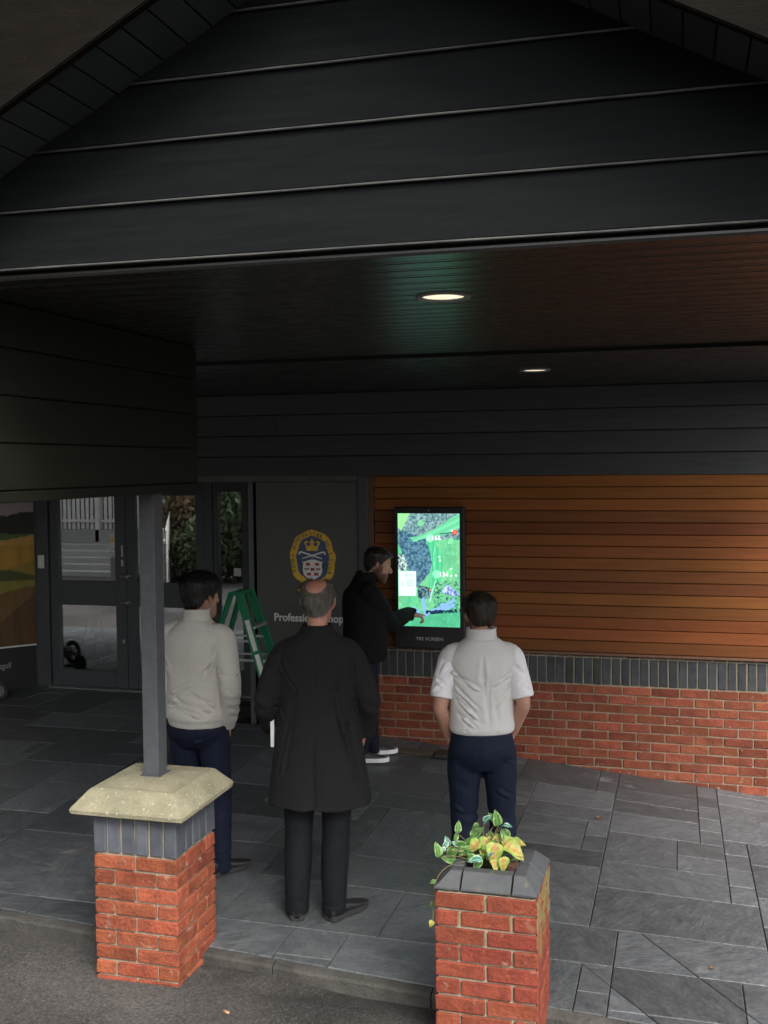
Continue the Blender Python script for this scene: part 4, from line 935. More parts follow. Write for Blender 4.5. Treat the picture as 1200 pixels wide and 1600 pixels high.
# ------------------------------------------------------------------ golf trolleys
def trolley(loc, rz, label):
    t = tag(empty('golf_trolley', loc, rz), label, 'golf trolley', 'folding golf trolleys'); K = M['black']; S = mat('trolley_frame', (.05, .05, .05), rough=.4); rimm = mat('trolley_rim', (.10, .10, .10), rough=.5)
    for s in (-1, 1):
        wv = empty('wheel', (s*.28, .1, .14), 0, t); bm = bmesh.new(); torus(bm, (0, 0, 0), .115, .026, 'x', 28, 8); link('tyre', mesh_bm(bm, 'w', True), M['rubber'], wv)
        bm = bmesh.new(); cyl(bm, (0, 0, 0), .028, .05, 14, 'x'); torus(bm, (0, 0, 0), .088, .006, 'x', 28, 6)
        for k in range(6):
            a = k*math.pi/3; chain(bm, [(s*.012, 0, 0, .008), (s*.012, .09*math.cos(a), .09*math.sin(a), .008)], n=6, k=1)
        link('rim', mesh_bm(bm), rimm, wv)
    wv = empty('wheel', (0, -.38, .10), 0, t); bm = bmesh.new(); torus(bm, (0, 0, 0), .078, .022, 'x', 24, 8); link('tyre', mesh_bm(bm, 'w', True), M['rubber'], wv); bm = bmesh.new(); cyl(bm, (0, 0, 0), .06, .03, 18, 'x'); link('rim', mesh_bm(bm), rimm, wv)
    bm = bmesh.new(); add_box(bm, -.16, .16, .02, .2, .13, .24, .02, 2); add_box(bm, -.07, .07, -.2, .04, .15, .26, .02, 2); link('motor_housing', mesh_bm(bm), K, t)
    bm = bmesh.new(); chain(bm, [(-.26, .1, .14, .012), (.26, .1, .14, .012)], n=8, k=1); link('axle', mesh_bm(bm, 'a', True), S, t)
    bm = bmesh.new(); chain(bm, [(0, -.38, .16, .014), (0, -.2, .22, .016), (0, .05, .25, .016)], n=8, k=3); link('front_fork', mesh_bm(bm, 'f', True), S, t)
    for s in (-1, 1):
        bm = bmesh.new(); chain(bm, [(s*.13, .12, .22, .017), (s*.09, .2, .5, .017), (s*.03, .3, .8, .017)], n=8, k=3); link('frame_tube', mesh_bm(bm, 'f', True), S, t)
    bm = bmesh.new(); chain(bm, [(0, 0, .24, .016), (0, .18, .55, .016), (0, .32, .86, .015)], n=8, k=3); link('frame_tube', mesh_bm(bm, 'f', True), S, t)
    bm = bmesh.new(); chain(bm, [(-.15, .30, .93, .014), (-.13, .35, .9, .016), (-.05, .36, .85, .02), (.05, .36, .85, .02), (.13, .35, .9, .016), (.15, .30, .93, .014)], n=10, k=4); link('handle', mesh_bm(bm, 'h', True), K, t)
    bm = bmesh.new(); add_box(bm, -.05, .05, .31, .37, .83, .89, .012, 2); link('control_head', mesh_bm(bm), K, t)
    return t
trolley((-6.16, DOORY+.45, .17), R(28), 'black upright golf trolley seen through the lower door glass')
trolley((-6.88, 9.06, .17), R(110), 'black golf trolley cut off at the left edge below the poster')

# ------------------------------------------------------------------ small things on the ground
def build_small():
    t = tag(empty('boot_scraper', (-2.03, 8.50, zg(-2.03, 8.5))), 'low dark brown boot scraper on the paving under the screen', 'boot scraper')
    D = mat('old_timber', (.05, .035, .022), (.085, .06, .04), 9, .85, bump=.6, bscale=50, stretch=(.5, 6, 6))
    box('tray', -.20, .12, -.055, .07, .0, .012, D, t, .004); box('brush', -.19, .10, -.045, -.005, .013, .03, D, t, .004); box('brush', -.19, .10, .01, .05, .013, .03, D, t, .004)
    box('end_block', .121, .25, -.075, .08, .0, .035, mat('scraper_dark', (.03, .024, .018)), t, .004)
    lm = mat('dry_leaf', (.20, .085, .03), (.12, .05, .02), 60, .8); tn = mat('cigarette_filter', (.50, .26, .12), (.45, .22, .10), 60, .8)
    bm = bmesh.new(); chain(bm, [(-.016, 0, 0, .006), (.018, .006, 0, .006)], n=8, k=1)
    o = link('cigarette_end', mesh_bm(bm, 'c', True), tn, None, (-1.99, 4.43, -.004), (0, 0, R(-35))); tag(o, 'small orange cigarette end on the asphalt beside the brick pier', 'cigarette end')
    spots = [((.02-.56, 7.55), 'curled brown leaf on the paving beyond the man in the pale gilet', 1.0), ((.16, 5.35), 'small brown leaf lying on the pale slabs right of the planter', .6), ((-3.05, 6.55), 'pale tan leaf on the dark paving left of the post', 1.2)]
    for (p, lab, s) in spots:
        me = leaf_mesh(.05, .03, (.2, .1, .04), (.15, .07, .03), (.2, .1, .04), seed=int(p[1]*10)); o = link('fallen_leaf', me, lm, None, (p[0], p[1], zg(*p)+.008), (R(8), R(12), rr_.uniform(0, 6))); o.scale = (s, s, s); tag(o, lab, 'leaf')
rr_ = random.Random(2)
build_small()

# ------------------------------------------------------------------ surroundings behind the camera (seen in the door glass, except trees added to block sky)
def card_mesh(n, rx, ry, rz, size, seed, shell=.45, zmin=None):
    rs = np.random.RandomState(seed); d = rs.normal(size=(n, 3)); d /= np.linalg.norm(d, axis=1)[:, None]; r = (shell+(1-shell)*rs.rand(n, 1)**.6)
    lump = np.array([1+.28*noise.noise(Vector(tuple(q*2.3+seed))) for q in d])[:, None]
    P = d*r*lump*np.array([rx, ry, rz]); nrm = d+rs.normal(size=(n, 3))*.7; nrm /= np.linalg.norm(nrm, axis=1)[:, None]
    a = np.cross(nrm, rs.normal(size=(n, 3))); a /= np.linalg.norm(a, axis=1)[:, None]; b = np.cross(nrm, a); s = size*(.6+.8*rs.rand(n, 1))
    V = np.stack([P-a*s, P+b*s*.5, P+a*s, P-b*s*.5], 1).reshape(-1, 3); F = np.arange(4*n).reshape(-1, 4)
    me = bpy.data.meshes.new('crown'); me.from_pydata(V.tolist(), [], F.tolist()); return me
M['fol_green'] = mat('foliage_green', (.030, .055, .016), (.075, .11, .03), 1.5, .6, contrast=(.3, .7))
M['fol_rust'] = mat('foliage_rust', (.13, .06, .022), (.075, .085, .025), 1.2, .6, contrast=(.35, .65))
M['bark'] = mat('bark', (.07, .055, .04), (.11, .09, .07), 6, .9, bump=.8, bscale=20)
M['fencewhite'] = mat('weathered_white_fence', (.62, .60, .55), (.45, .43, .38), 5, .7, bump=.3, bscale=30)
CR = [card_mesh(2600, 1.0, 1.0, 1.0, .085, 40+i) for i in range(3)]
def tree(loc, h, w_, m, label, i, grp='trees beyond the fence'):
    t = tag(empty('tree', loc), label, 'tree', grp)
    bm = bmesh.new(); chain(bm, [(0, 0, -.1, .05*w_), (.05*w_, 0, h*.3, .04*w_), (-.05*w_, .05, h*.6, .025*w_), (0, 0, h*.9, .008*w_)], n=8, k=3)
    for k in range(4):
        a = k*1.7+i; chain(bm, [(0, 0, h*(.3+.1*k), .02*w_), (.5*w_*math.cos(a), .5*w_*math.sin(a), h*(.55+.08*k), .008*w_)], n=6, k=2)
    link('trunk', mesh_bm(bm, 'tr', True), M['bark'], t)
    o = link('crown', CR[i % 3], m, t, (0, 0, h*.56), (0, 0, i*1.3)); o.scale = (w_, w_, h*.46)
def picket_fence(x0, y0, x1, y1, zb, zt, label, pitch=.125, wd=.085, drop=0.0):
    L = math.hypot(x1-x0, y1-y0); t = tag(empty('picket_fence', (x0, y0, zb), math.atan2(y1-y0, x1-x0)), label, 'fence', 'white fences reflected in the doors'); H = zt-zb
    bm = bmesh.new(); prism(bm, [(-wd/2, 0), (wd/2, 0), (wd/2, H-.04), (0, H), (-wd/2, H-.04)], 'y', -.011, .011); me = mesh_bm(bm, 'picket'); n = int(L/pitch)
    for k in range(n): link('picket', me, M['fencewhite'], t, ((k+.5)*pitch, 0, -drop*k/n))
    for z in (.2, H-.25):
        bm = bmesh.new(); add_box(bm, 0, L, .012, .05, -.035, .035); ob = link('fence_rail', mesh_bm(bm), M['fencewhite'], t, (0, 0, z)); ob.rotation_euler.y = math.atan2(drop, L)
    for k in range(int(L/1.8)+1):
        bm = bmesh.new(); add_box(bm, -.05, .05, .052, .15, -.3, H-.05); link('fence_post', mesh_bm(bm), M['fencewhite'], t, (min(k*1.8, L-.05), 0, -drop*min(k*1.8/L, 1)))
def build_surroundings():
    rw = tag(box('retaining_wall', -19, -10.9, -3.6, -3.3, -.1, .95, mat('render_grey', (.30, .29, .27), (.22, .21, .19), 2, .9, bump=.5, bscale=30)), 'grey rendered retaining wall below the white picket fence', 'wall')
    picket_fence(-19, -3.45, -11.7, -3.45, .96, 2.15, 'tall white picket fence on the grey retaining wall')
    picket_fence(-11.55, -3.3, -9.9, .4, .25, 1.75, 'white boarded fence running down beside the steps', .17, .15, .55)
    st = tag(empty('outdoor_steps', (-13.2, -2.7, 0)), 'pale concrete steps below the retaining wall', 'steps')
    cm = mat('step_concrete', (.36, .35, .32), (.27, .26, .24), 3, .9, bump=.4, bscale=40)
    for k in range(5): box('step', -1.3-.0, 1.5, -.55+.0+.3*k, -.25+.3*k, -.05, .62-.13*k, cm, st, .008)
    hr = tag(empty('handrail', (-14.9, -2.6, 0)), 'galvanised handrail beside the concrete steps', 'handrail')
    for (a, b) in (((0, -.5, .05), (0, -.5, 1.5)), ((0, .9, .0), (0, .9, 1.0))): pipe('rail_post', [a, b], .03, M['alu'], hr)
    pipe('rail_tube', [(0, -.7, 1.55), (0, -.5, 1.5), (0, .9, 1.0), (0, 1.1, .97)], .03, M['alu'], hr)
    bank = bmesh.new(); xs = [-60, -30, -18, -10, -5, 0, 6, 14, 30, 60]; 
    for (xa, xb) in zip(xs, xs[1:]):
        pass
    V = []; F = []; n = 25
    for j in range(7):
        for i in range(n):
            x = -45+80*i/(n-1); d = j*2.0; y = -(3.7 if x < -10.5 else 9.0)-d-(0 if x < -10.5 else 0); z = [-.05, .9, 1.6, 2.2, 2.6, 2.8, 2.8][j]*(1.0 if x < -8 else .7)+.2*noise.noise(Vector((x*.3, d*.3, 0)))
            V.append((x, y, z))
    for j in range(6):
        for i in range(n-1): F.append((j*n+i, j*n+i+1, (j+1)*n+i+1, (j+1)*n+i))
    me = bpy.data.meshes.new('bank'); me.from_pydata(V, [], F); bank.free()
    tag(link('grass_bank', me, mat('bank_earth', (.05, .06, .02), (.08, .07, .035), 1.5, .95), smooth=True), 'rough planted bank behind the driveway', None, None, 'structure')
    rnd = random.Random(8); i = 0
    kinds = [('dark green bushy tree', 'fol_green'), ('rust brown autumn tree', 'fol_rust')]
    spots = [(-21, -6, 7, 3.0, 0), (-18.3, -6.6, 6.5, 2.6, 0), (-15.6, -6.4, 7.5, 2.7, 0), (-13.2, -6.2, 6.5, 2.2, 1), (-11.3, -6.0, 6.8, 2.1, 1), (-9.6, -7.6, 7.5, 2.6, 1), (-6.6, -12.5, 4.6, 2.6, 0), (-1.2, -13.5, 4.4, 2.8, 0), (4.8, -13.5, 4.2, 2.6, 0), (-24, -1, 8, 3.4, 0), (-24.5, 5, 8, 3.4, 0)]  # driveway and far-left trees are unseen, added to block low sky
    names = ['at the far left end of the picket fence', 'second along behind the picket fence', 'tallest behind the picket fence', 'above the end of the picket fence', 'beside the sloping white fence', 'right of the sloping white fence', 'added unseen behind the driveway on the left to block low sky', 'added unseen behind the middle of the driveway to block low sky', 'added unseen behind the driveway on the right to block low sky', 'added unseen beyond the left end of the building to block sky', 'added unseen by the far left corner of the building to block sky']
    for (x, y, h, w_, k), nm in zip(spots, names): tree((x, y, 1.2 if y < -5 else 0), h, w_, M[kinds[k][1]], kinds[k][0]+' '+nm, i); i += 1
build_surroundings()
def shrub(loc, r, h, m, label, i):
    t = tag(empty('shrub', loc), label, 'shrub', 'shrubs on the bank')
    bm = bmesh.new()
    for k in range(4): chain(bm, [(0, 0, -.1, .03), (.3*r*math.cos(k*1.6+i), .3*r*math.sin(k*1.6+i), h*.5, .015)], n=6, k=1)
    link('stems', mesh_bm(bm, 's', True), M['bark'], t); o = link('foliage', CR[i % 3], m, t, (0, 0, h*.45), (0, 0, i)); o.scale = (r, r, h*.55)
for i, (x, y, z, r, h, k, lb) in enumerate([(-18.2, -4.9, 1.0, 1.3, 2.6, 0, 'dark green shrub farthest left behind the pickets'), (-16.2, -4.8, 1.0, 1.2, 2.4, 1, 'rust brown shrub behind the left half of the pickets'), (-14.4, -4.9, 1.0, 1.3, 2.6, 0, 'dark green shrub behind the middle of the pickets'), (-12.7, -4.8, 1.0, 1.2, 2.4, 1, 'rust brown shrub at the right end of the pickets'), (-11.4, -4.3, .4, 1.2, 2.6, 1, 'rust shrub behind the top of the sloping fence'), (-10.2, -4.6, .3, 1.2, 2.4, 0, 'green shrub to the right of the sloping fence'), (-9.0, -5.2, .2, 1.3, 2.6, 1, 'rust shrub farthest right on the bank'), (-10.35, -1.9, 0, .85, 2.3, 1, 'rust shrub at ground level in front of the bank'), (-9.75, -1.2, 0, .75, 1.5, 0, 'low green shrub nearest the driveway'), (-8.95, -1.7, 0, .9, 2.3, 0, 'green shrub to the right of the nearest rust shrub'), (-8.0, -2.2, 0, 1.0, 2.4, 1, 'rust shrub at the right end of the nearest shrubs')]): shrub((x, y, z), r, h, M['fol_rust' if k else 'fol_green'], lb, i)

# ------------------------------------------------------------------ people
def torso(bm, rings, n=36, p=2.35, k=5):
    """rings: (z, cx, cy, half width, front depth, back depth)"""
    P = catmull(rings, k); out = []
    for z, cx, cy, hw, df, db in P:
        r = []
        for i in range(n):
            t = 2*math.pi*i/n; c, s = math.cos(t), math.sin(t)
            r.append(Vector((cx+hw*math.copysign(abs(c)**(2/p), c), cy+(df if s > 0 else db)*math.copysign(abs(s)**(2/p), s), z)))
        out.append(r)
    tube_rings(bm, out)
def remeshed(bm, voxel, sm=4, fac=.5):
    bmesh.ops.recalc_face_normals(bm, faces=bm.faces)
    me = bpy.data.meshes.new('tmp'); bm.to_mesh(me); bm.free(); o = bpy.data.objects.new('tmp', me); C.objects.link(o)
    r = o.modifiers.new('r', 'REMESH'); r.mode = 'VOXEL'; r.voxel_size = voxel; r.adaptivity = 0
    if sm: s = o.modifiers.new('s', 'SMOOTH'); s.iterations = sm; s.factor = fac
    dg = bpy.context.evaluated_depsgraph_get(); m2 = bpy.data.meshes.new_from_object(o.evaluated_get(dg)); bpy.data.objects.remove(o); bpy.data.meshes.remove(me); m2.materials.clear()
    m2.polygons.foreach_set('use_smooth', [True]*len(m2.polygons)); return m2
def vco(me):
    a = np.empty(len(me.vertices)*3, np.float32); me.vertices.foreach_get('co', a); return a.reshape(-1, 3).astype(np.float64)
def vno(me):
    a = np.empty(len(me.vertices)*3, np.float32); me.vertices.foreach_get('normal', a); return a.reshape(-1, 3).astype(np.float64)
_rs = np.random.RandomState(77); _G = _rs.rand(24, 24, 24)
def n3(P, s, off=0):
    Q = (P*s+off+100) % 24; i = Q.astype(int) % 24; f = Q-np.floor(Q); f = f*f*(3-2*f); j = (i+1) % 24; out = 0
    for a in (0, 1):
        for b in (0, 1):
            for c in (0, 1):
                w_ = (f[:, 0] if a else 1-f[:, 0])*(f[:, 1] if b else 1-f[:, 1])*(f[:, 2] if c else 1-f[:, 2])
                out = out+w_*_G[(j if a else i)[:, 0], (j if b else i)[:, 1], (j if c else i)[:, 2]]
    return out-.5
def folds(me, F=(), noise_amp=.004, ns=(9, 9, 5), fine=.0012, seed=0, extra=None):
    """cloth relief: soft creases along given segments (p0, p1, width, height) plus drape noise"""
    P = vco(me); Nn = vno(me); d = n3(P, np.array(ns), seed)*noise_amp*2 + n3(P, np.array(ns)*3.1, seed+7)*fine*2
    for p0, p1, w_, h in F:
        a, b = np.array(p0, float), np.array(p1, float); ab = b-a; t = np.clip(((P-a)@ab)/(ab@ab), 0, 1); q = P-(a+t[:, None]*ab); r = np.linalg.norm(q, axis=1); w_ = w_*.75
        r = r+.012*n3(P, 14, 3); taper = np.sin(np.pi*np.clip(t*.86+.07, 0, 1))**.6
        g = np.exp(-(r/w_)**2); g2 = np.exp(-((r-w_*1.9)/(w_*1.1))**2); d += 1.7*h*taper*(g-.45*g2)
    if extra is not None: d = d+extra(P, Nn)
    P = P+Nn*d[:, None]; me.vertices.foreach_set('co', P.astype(np.float32).ravel()); me.update(); return me
HEAD = [(0, .024, .086, .035), (.012, .036, .092, .02), (.035, .050, .093, -.012), (.062, .060, .090, -.055), (.092, .067, .089, -.082), (.125, .0725, .090, -.098), (.158, .0755, .092, -.102), (.188, .072, .083, -.096), (.212, .059, .060, -.077), (.228, .038, .028, -.048), (.236, .014, .0, -.02)]
def head_rings(off=0.0, k=4, n=36):
    out = []
    for z, hw, yf, yb in catmull(HEAD, k):
        f = 1+off/.08; zc = .12+(z-.12)*(1+off/.115); r = []
        for i in range(n):
            t = 2*math.pi*i/n; c, s = math.cos(t), math.sin(t); p = 2.15
            cy = (yf+yb)/2; ry = (yf-yb)/2
            r.append(Vector((hw*f*math.copysign(abs(c)**(2/p), c), cy*1.0+(ry+off)*math.copysign(abs(s)**(2/p), s), zc)))
        out.append(r)
    return out
def head_parts(bm, Mh):
    def add(fn):
        b2 = bmesh.new(); fn(b2); bmesh.ops.transform(b2, matrix=Mh, verts=b2.verts); m_ = bpy.data.meshes.new('x'); b2.to_mesh(m_); b2.free(); bm.from_mesh(m_); bpy.data.meshes.remove(m_)
    add(lambda b: tube_rings(b, head_rings()))
    def nose(b): chain(b, [(0, .082, .150, .007), (0, .094, .128, .009, .010), (0, .108, .104, .012, .012), (0, .112, .094, .014, .011), (0, .098, .086, .013, .008)], n=10, k=3)
    add(nose)
    add(lambda b: chain(b, [(-.035, .078, .147, .008), (0, .088, .148, .009), (.035, .078, .147, .008)], n=8, k=3, side=(0, 0, 1)))
    add(lambda b: chain(b, [(-.022, .084, .062, .005), (0, .095, .063, .007), (.022, .084, .062, .005)], n=8, k=3, side=(0, 0, 1)))
    add(lambda b: chain(b, [(-.02, .083, .052, .005), (0, .093, .051, .0075), (.02, .083, .052, .005)], n=8, k=3, side=(0, 0, 1)))
    for s in (-1, 1):
        def ear(b): chain(b, [(s*.071, .000, .088, .006, .007), (s*.079, -.004, .105, .009, .010), (s*.085, -.012, .125, .009, .015), (s*.084, -.014, .142, .008, .013), (s*.076, -.006, .148, .005, .007)], n=10, k=3)
        add(ear)
def hand(bm, w_, d, pn, side, L=.19, curl=(.35, .35, .35, .35), thumb=.6):
    """w_: wrist point, d: direction of the hand, pn: palm normal, side: +1 right hand"""
    w_, d, pn = Vector(w_), Vector(d).normalized(), Vector(pn); pn = (pn-d*pn.dot(d)).normalized(); x = d.cross(pn)*side; pl = L*.52
    chain(bm, [(*(w_-d*.03), .028, .020), (*(w_+d*.01), .028, .019), (*(w_+d*pl*.55), .040, .016), (*(w_+d*pl), .039, .013)], n=12, k=3, side=x)
    lens = (.40, .44, .41, .33)
    for i in range(4):
        b = w_+d*pl*.94+x*(.0285-.019*i); q = b; a = 0; pts = [(*(b-d*.02), .0092)]; pts.append((*q, .0092))
        for s in (.45, .32, .23):
            a += curl[i]; dd = (d*math.cos(a)+pn*math.sin(a)); q = q+dd*(L*lens[i]*s*1.05); pts.append((*q, .0088-.0012*len(pts)/4))
        chain(bm, pts, n=8, k=2, side=x)
    b = w_+d*pl*.25+x*.026; t1 = b+(d*.6+x*.75+pn*.25).normalized()*.042; t2 = t1+(d*(.9)+x*.25+pn*thumb).normalized()*.032; t3 = t2+(d+pn*thumb*.7).normalized()*.024
    chain(bm, [(*b, .013), (*t1, .0112), (*t2, .0098), (*t3, .007)], n=8, k=2, side=x)
M['skin'] = None
def skinmat(name, base):
    m = mat(name, base, tuple(c*.88 for c in base), 40, .5, .6, bump=.15, bscale=220, bdist=.001, vcol='Col', spec=.4)
    b = m.node_tree.nodes[m['bsdf']]; b.inputs['Subsurface Weight'].default_value = .08; b.inputs['Subsurface Radius'].default_value = (.01, .004, .002); return m
def setcol(me, col):
    a = me.color_attributes.new('Col', 'FLOAT_COLOR', 'POINT'); a.data.foreach_set('color', np.concatenate([col, np.ones((len(col), 1))], 1).astype(np.float32).ravel())
def sm01(a, b, x): t = np.clip((x-a)/(b-a), 0, 1); return t*t*(3-2*t)
def hairzone(Q, style):
    """Q: points in head space. 0..1 where hair grows"""
    x, y, z = np.abs(Q[:, 0]), Q[:, 1], Q[:, 2]
    lim = np.where(y > .055, .188, np.where(y > .012, .128+(y-.012)*1.35, np.where(y > -.03, .118+0*y, np.where(y > -.06, .118-(-.03-y)*2.0, .052))))
    if style == 'fringe': lim = np.where(y > .03, .192, lim)
    hz = sm01(0, .012, z-lim)
    if style == 'bald':
        d = np.sqrt((Q[:, 0]/.058)**2+((y+.048)/.062)**2); top = sm01(.155, .178, z); hz = hz*(1-top*(1-sm01(.75, 1.25, d))); hz = hz*(1-.65*sm01(.17, .2, z)*sm01(0, .03, y))
    return hz
def make_hair(parent, Mh, thick, m, style, seed, strands=1500, length=.022, lift=.35, topf=None, mtop=None):
    bm = bmesh.new(); tube_rings(bm, head_rings(.004)); me = remeshed(bm, .0055, 2)
    P = vco(me); N_ = vno(me); hz = hairzone(P, style); th = thick*(1+.0*P[:, 2])
    if topf is not None: th = th*topf(P)
    st = n3(P*np.array([1, 1, .28]), 75, seed)*.006+n3(P, 30, seed+3)*.006
    off = -.012+(.012+th+st)*hz; P2 = P+N_*off[:, None]
    me.vertices.foreach_set('co', P2.astype(np.float32).ravel()); me.update(); N2 = vno(me)
    # locks standing off the surface
    rs = np.random.RandomState(seed); idx = np.where(hz > .55)[0]; pick = rs.choice(idx, strands)
    V = []; F = []
    for i in pick:
        p = P2[i]; nn = N2[i]; down = np.array([0, -.45 if P[i, 2] > .17 else -.15, -1.0 if P[i, 2] < .19 else -.15]); 
        if style in ('quiff', 'fringe') and P[i, 2] > .17 and P[i, 1] > -.02: down = np.array([.3*rs.normal(), .8, .3])
        down = down-nn*(down@nn); down /= np.linalg.norm(down)+1e-6; d = down+nn*lift*rs.rand()+rs.normal(size=3)*.18; d /= np.linalg.norm(d); L = length*(.5+rs.rand()); s = np.cross(d, nn); s /= np.linalg.norm(s)+1e-6; w_ = .0011
        b = len(V); q = p-nn*.001; m_ = q+d*L*.55+nn*.001; e = q+d*L-nn*.001
        V += [q-s*w_, q+s*w_, m_-s*w_*.8, m_+s*w_*.8, e]; F += [(b, b+1, b+3, b+2), (b+2, b+3, b+4)]
    b2 = bmesh.new(); b2.from_mesh(me); sm_ = bpy.data.meshes.new('s'); sm_.from_pydata([tuple(v) for v in V], [], F); b2.from_mesh(sm_); bpy.data.meshes.remove(sm_); bpy.data.meshes.remove(me)
    bmesh.ops.transform(b2, matrix=Mh, verts=b2.verts); out = mesh_bm(b2, 'hair', True, recalc=False); link('hair', out, m, parent)
def body(parent, J, Mh, skin, tint=None, fat=1.0, hands=None):
    bm = bmesh.new(); f = fat
    torso(bm, [(J['crotch']-.03, 0, 0, .10, .08, .09), (J['crotch']+.08, 0, 0, .155*f, .10*f, .12*f), (J['waist'], 0, 0, .140*f, .10*f, .095*f), ((J['waist']+J['sh'])/2, 0, 0, .150*f, .11*f, .10*f), (J['sh']-.09, 0, -.005, .155*f, .10, .10), (J['sh']-.01, 0, -.01, .12, .07, .07), (J['sh']+.05, 0, -.012, .055, .05, .05)])
    for s in 'LR':
        h, k, a = J['hip'+s], J['knee'+s], J['ank'+s]; chain(bm, [(*h, .083), (*((Vector(h)+Vector(k))/2), .072), (*k, .054), (*((Vector(k)*.65+Vector(a)*.35)), .053), (*a, .036)], n=14, k=4)
        ft = Vector(J['toe'+s]); chain(bm, [(a[0], a[1], a[2]+.03, .030), (a[0], a[1], a[2]-.035, .026), (*(Vector((a[0], a[1], .035))*.55+Vector((ft.x, ft.y, .03))*.45), .026, .018), (*(Vector((a[0], a[1], .025))*.2+Vector((ft.x, ft.y, .024))*.8), .02, .010)], n=12, k=3)
        sh, el, wr = J['sho'+s], J['elb'+s], J['wri'+s]; sg = 1 if s == 'R' else -1
        chain(bm, [(sg*.06, -.01, J['sh']-.03, .05), (*sh, .058), (*((Vector(sh)+Vector(el))/2), .049), (*el, .041), (*((Vector(el)*.65+Vector(wr)*.35)), .042), (*wr, .027)], n=14, k=4)
        hd = J.get('hand'+s) or dict(d=Vector(wr)-Vector(el), pn=(-sg, .2, 0))
        hand(bm, wr, hd['d'], hd['pn'], sg, curl=hd.get('curl', (.35, .38, .42, .45)))
    hb = Mh @ Vector((0, -.02, .06)); chain(bm, [(0, -.015, J['sh']-.02, .062), (0, -.012, J['sh']+.045, .056), (*hb, .056)], n=16, k=3)
    head_parts(bm, Mh); me = remeshed(bm, .0052, 3)
    P = vco(me); Q = (np.array(Mh.inverted()) @ np.concatenate([P, np.ones((len(P), 1))], 1).T).T[:, :3]
    # eye sockets, mouth line
    Nn = vno(me); d = np.zeros(len(P))
    for s in (-1, 1): d -= .0075*np.exp(-(((Q[:, 0]-s*.031)/.017)**2+((Q[:, 1]-.088)/.03)**2+((Q[:, 2]-.131)/.010)**2))
    d -= .004*np.exp(-((Q[:, 0]/.024)**2+((Q[:, 1]-.098)/.02)**2+((Q[:, 2]-.0575)/.0022)**2))
    P = P+Nn*d[:, None]; me.vertices.foreach_set('co', P.astype(np.float32).ravel()); me.update()
    col = np.ones((len(P), 3)); inh = (Q[:, 2] > -.02) & (Q[:, 2] < .26) & (np.abs(Q[:, 0]) < .11) & (np.abs(Q[:, 1]) < .14)
    lips = np.exp(-((Q[:, 0]/.022)**2+((Q[:, 1]-.1)/.03)**2+((Q[:, 2]-.057)/.009)**2))*inh; col *= (1-lips[:, None]*np.array([.1, .35, .3]))
    ear = np.exp(-(((np.abs(Q[:, 0])-.083)/.012)**2+((Q[:, 1]+.008)/.03)**2+((Q[:, 2]-.12)/.04)**2))*inh; col *= (1-ear[:, None]*np.array([.0, .22, .2]))
    if tint is not None: col *= tint(Q, inh)
    setcol(me, col); o = link('body', me, skin, parent)
    ew = mat('eye_white', (.6, .58, .55), rough=.3); ei = mat('eye_dark', (.02, .015, .01), rough=.2); bm = bmesh.new(); b3 = bmesh.new()
    for s in (-1, 1):
        c = Mh @ Vector((s*.031, .0765, .130)); bmesh.ops.create_uvsphere(bm, u_segments=10, v_segments=8, radius=.0095, matrix=Matrix.Translation(c)); c2 = Mh @ Vector((s*.031, .0825, .129)); bmesh.ops.create_uvsphere(b3, u_segments=8, v_segments=6, radius=.0048, matrix=Matrix.Translation(c2))
    link('eyes', mesh_bm(bm, 'e', True), ew, parent); link('pupils', mesh_bm(b3, 'e', True), ei, parent); return o
def beard_mask(Q):
    jaw = sm01(.088, .066, Q[:, 2]-.35*np.maximum(0, -(Q[:, 1]-.03)))*sm01(-.05, -.02, Q[:, 1]); m_ = jaw+np.exp(-((Q[:, 0]/.03)**2+((Q[:, 1]-.1)/.025)**2+((Q[:, 2]-.076)/.009)**2)); side = sm01(.03, .012, np.abs(Q[:, 1]-.015))*sm01(.15, .11, Q[:, 2])*sm01(.05, .06, np.abs(Q[:, 0])); return np.clip(np.maximum(m_, side), 0, 1)
def shoe(name, parent, heel, toe, m, sole, w_=.048, tall=.085, sole_h=.028):
    """pointed forward from heel to toe, standing on z=0"""
    h, t = Vector((heel[0], heel[1], 0)), Vector((toe[0], toe[1], 0)); d = (t-h).normalized(); L = (t-h).length; x = Vector((d.y, -d.x, 0)); bm = bmesh.new()
    def sec(u, hw, z0, z1): return ell(h+d*(L*u)+Vector((0, 0, (z0+z1)/2)), x, Vector((0, 0, 1)), hw, (z1-z0)/2, 18, 2.6)
    prof = [(.0, .018, .012, .06), (.03, .033, .008, tall), (.14, w_*.80, .008, tall+.015), (.30, w_*.80, .008, tall+.005), (.42, w_*.86, .008, .078), (.58, w_*.98, .008, .062), (.72, w_*1.02, .008, .052), (.86, w_*.86, .009, .042), (.96, w_*.5, .012, .034), (1, w_*.2, .016, .027)]
    tube_rings(bm, [sec(*p) for p in catmull(prof, 3)]); me = mesh_bm(bm, 'shoe', True); s = link(name, me, m, parent)
    bm = bmesh.new(); rings = [[], []]
    out = [(.0, .55), (.03, .8), (.15, .88), (.4, .84), (.6, 1.02), (.74, 1.06), (.88, .9), (.97, .55), (1.01, .2)]
    pts = [h+d*(L*u)+x*w_*k for u, k in out]+[h+d*(L*u)-x*w_*k for u, k in out[::-1]]
    tube_rings(bm, [[p+Vector((0, 0, z)) for p in pts] for z in (.001, sole_h*.9, sole_h)]); link('sole', mesh_bm(bm), sole, s); return s
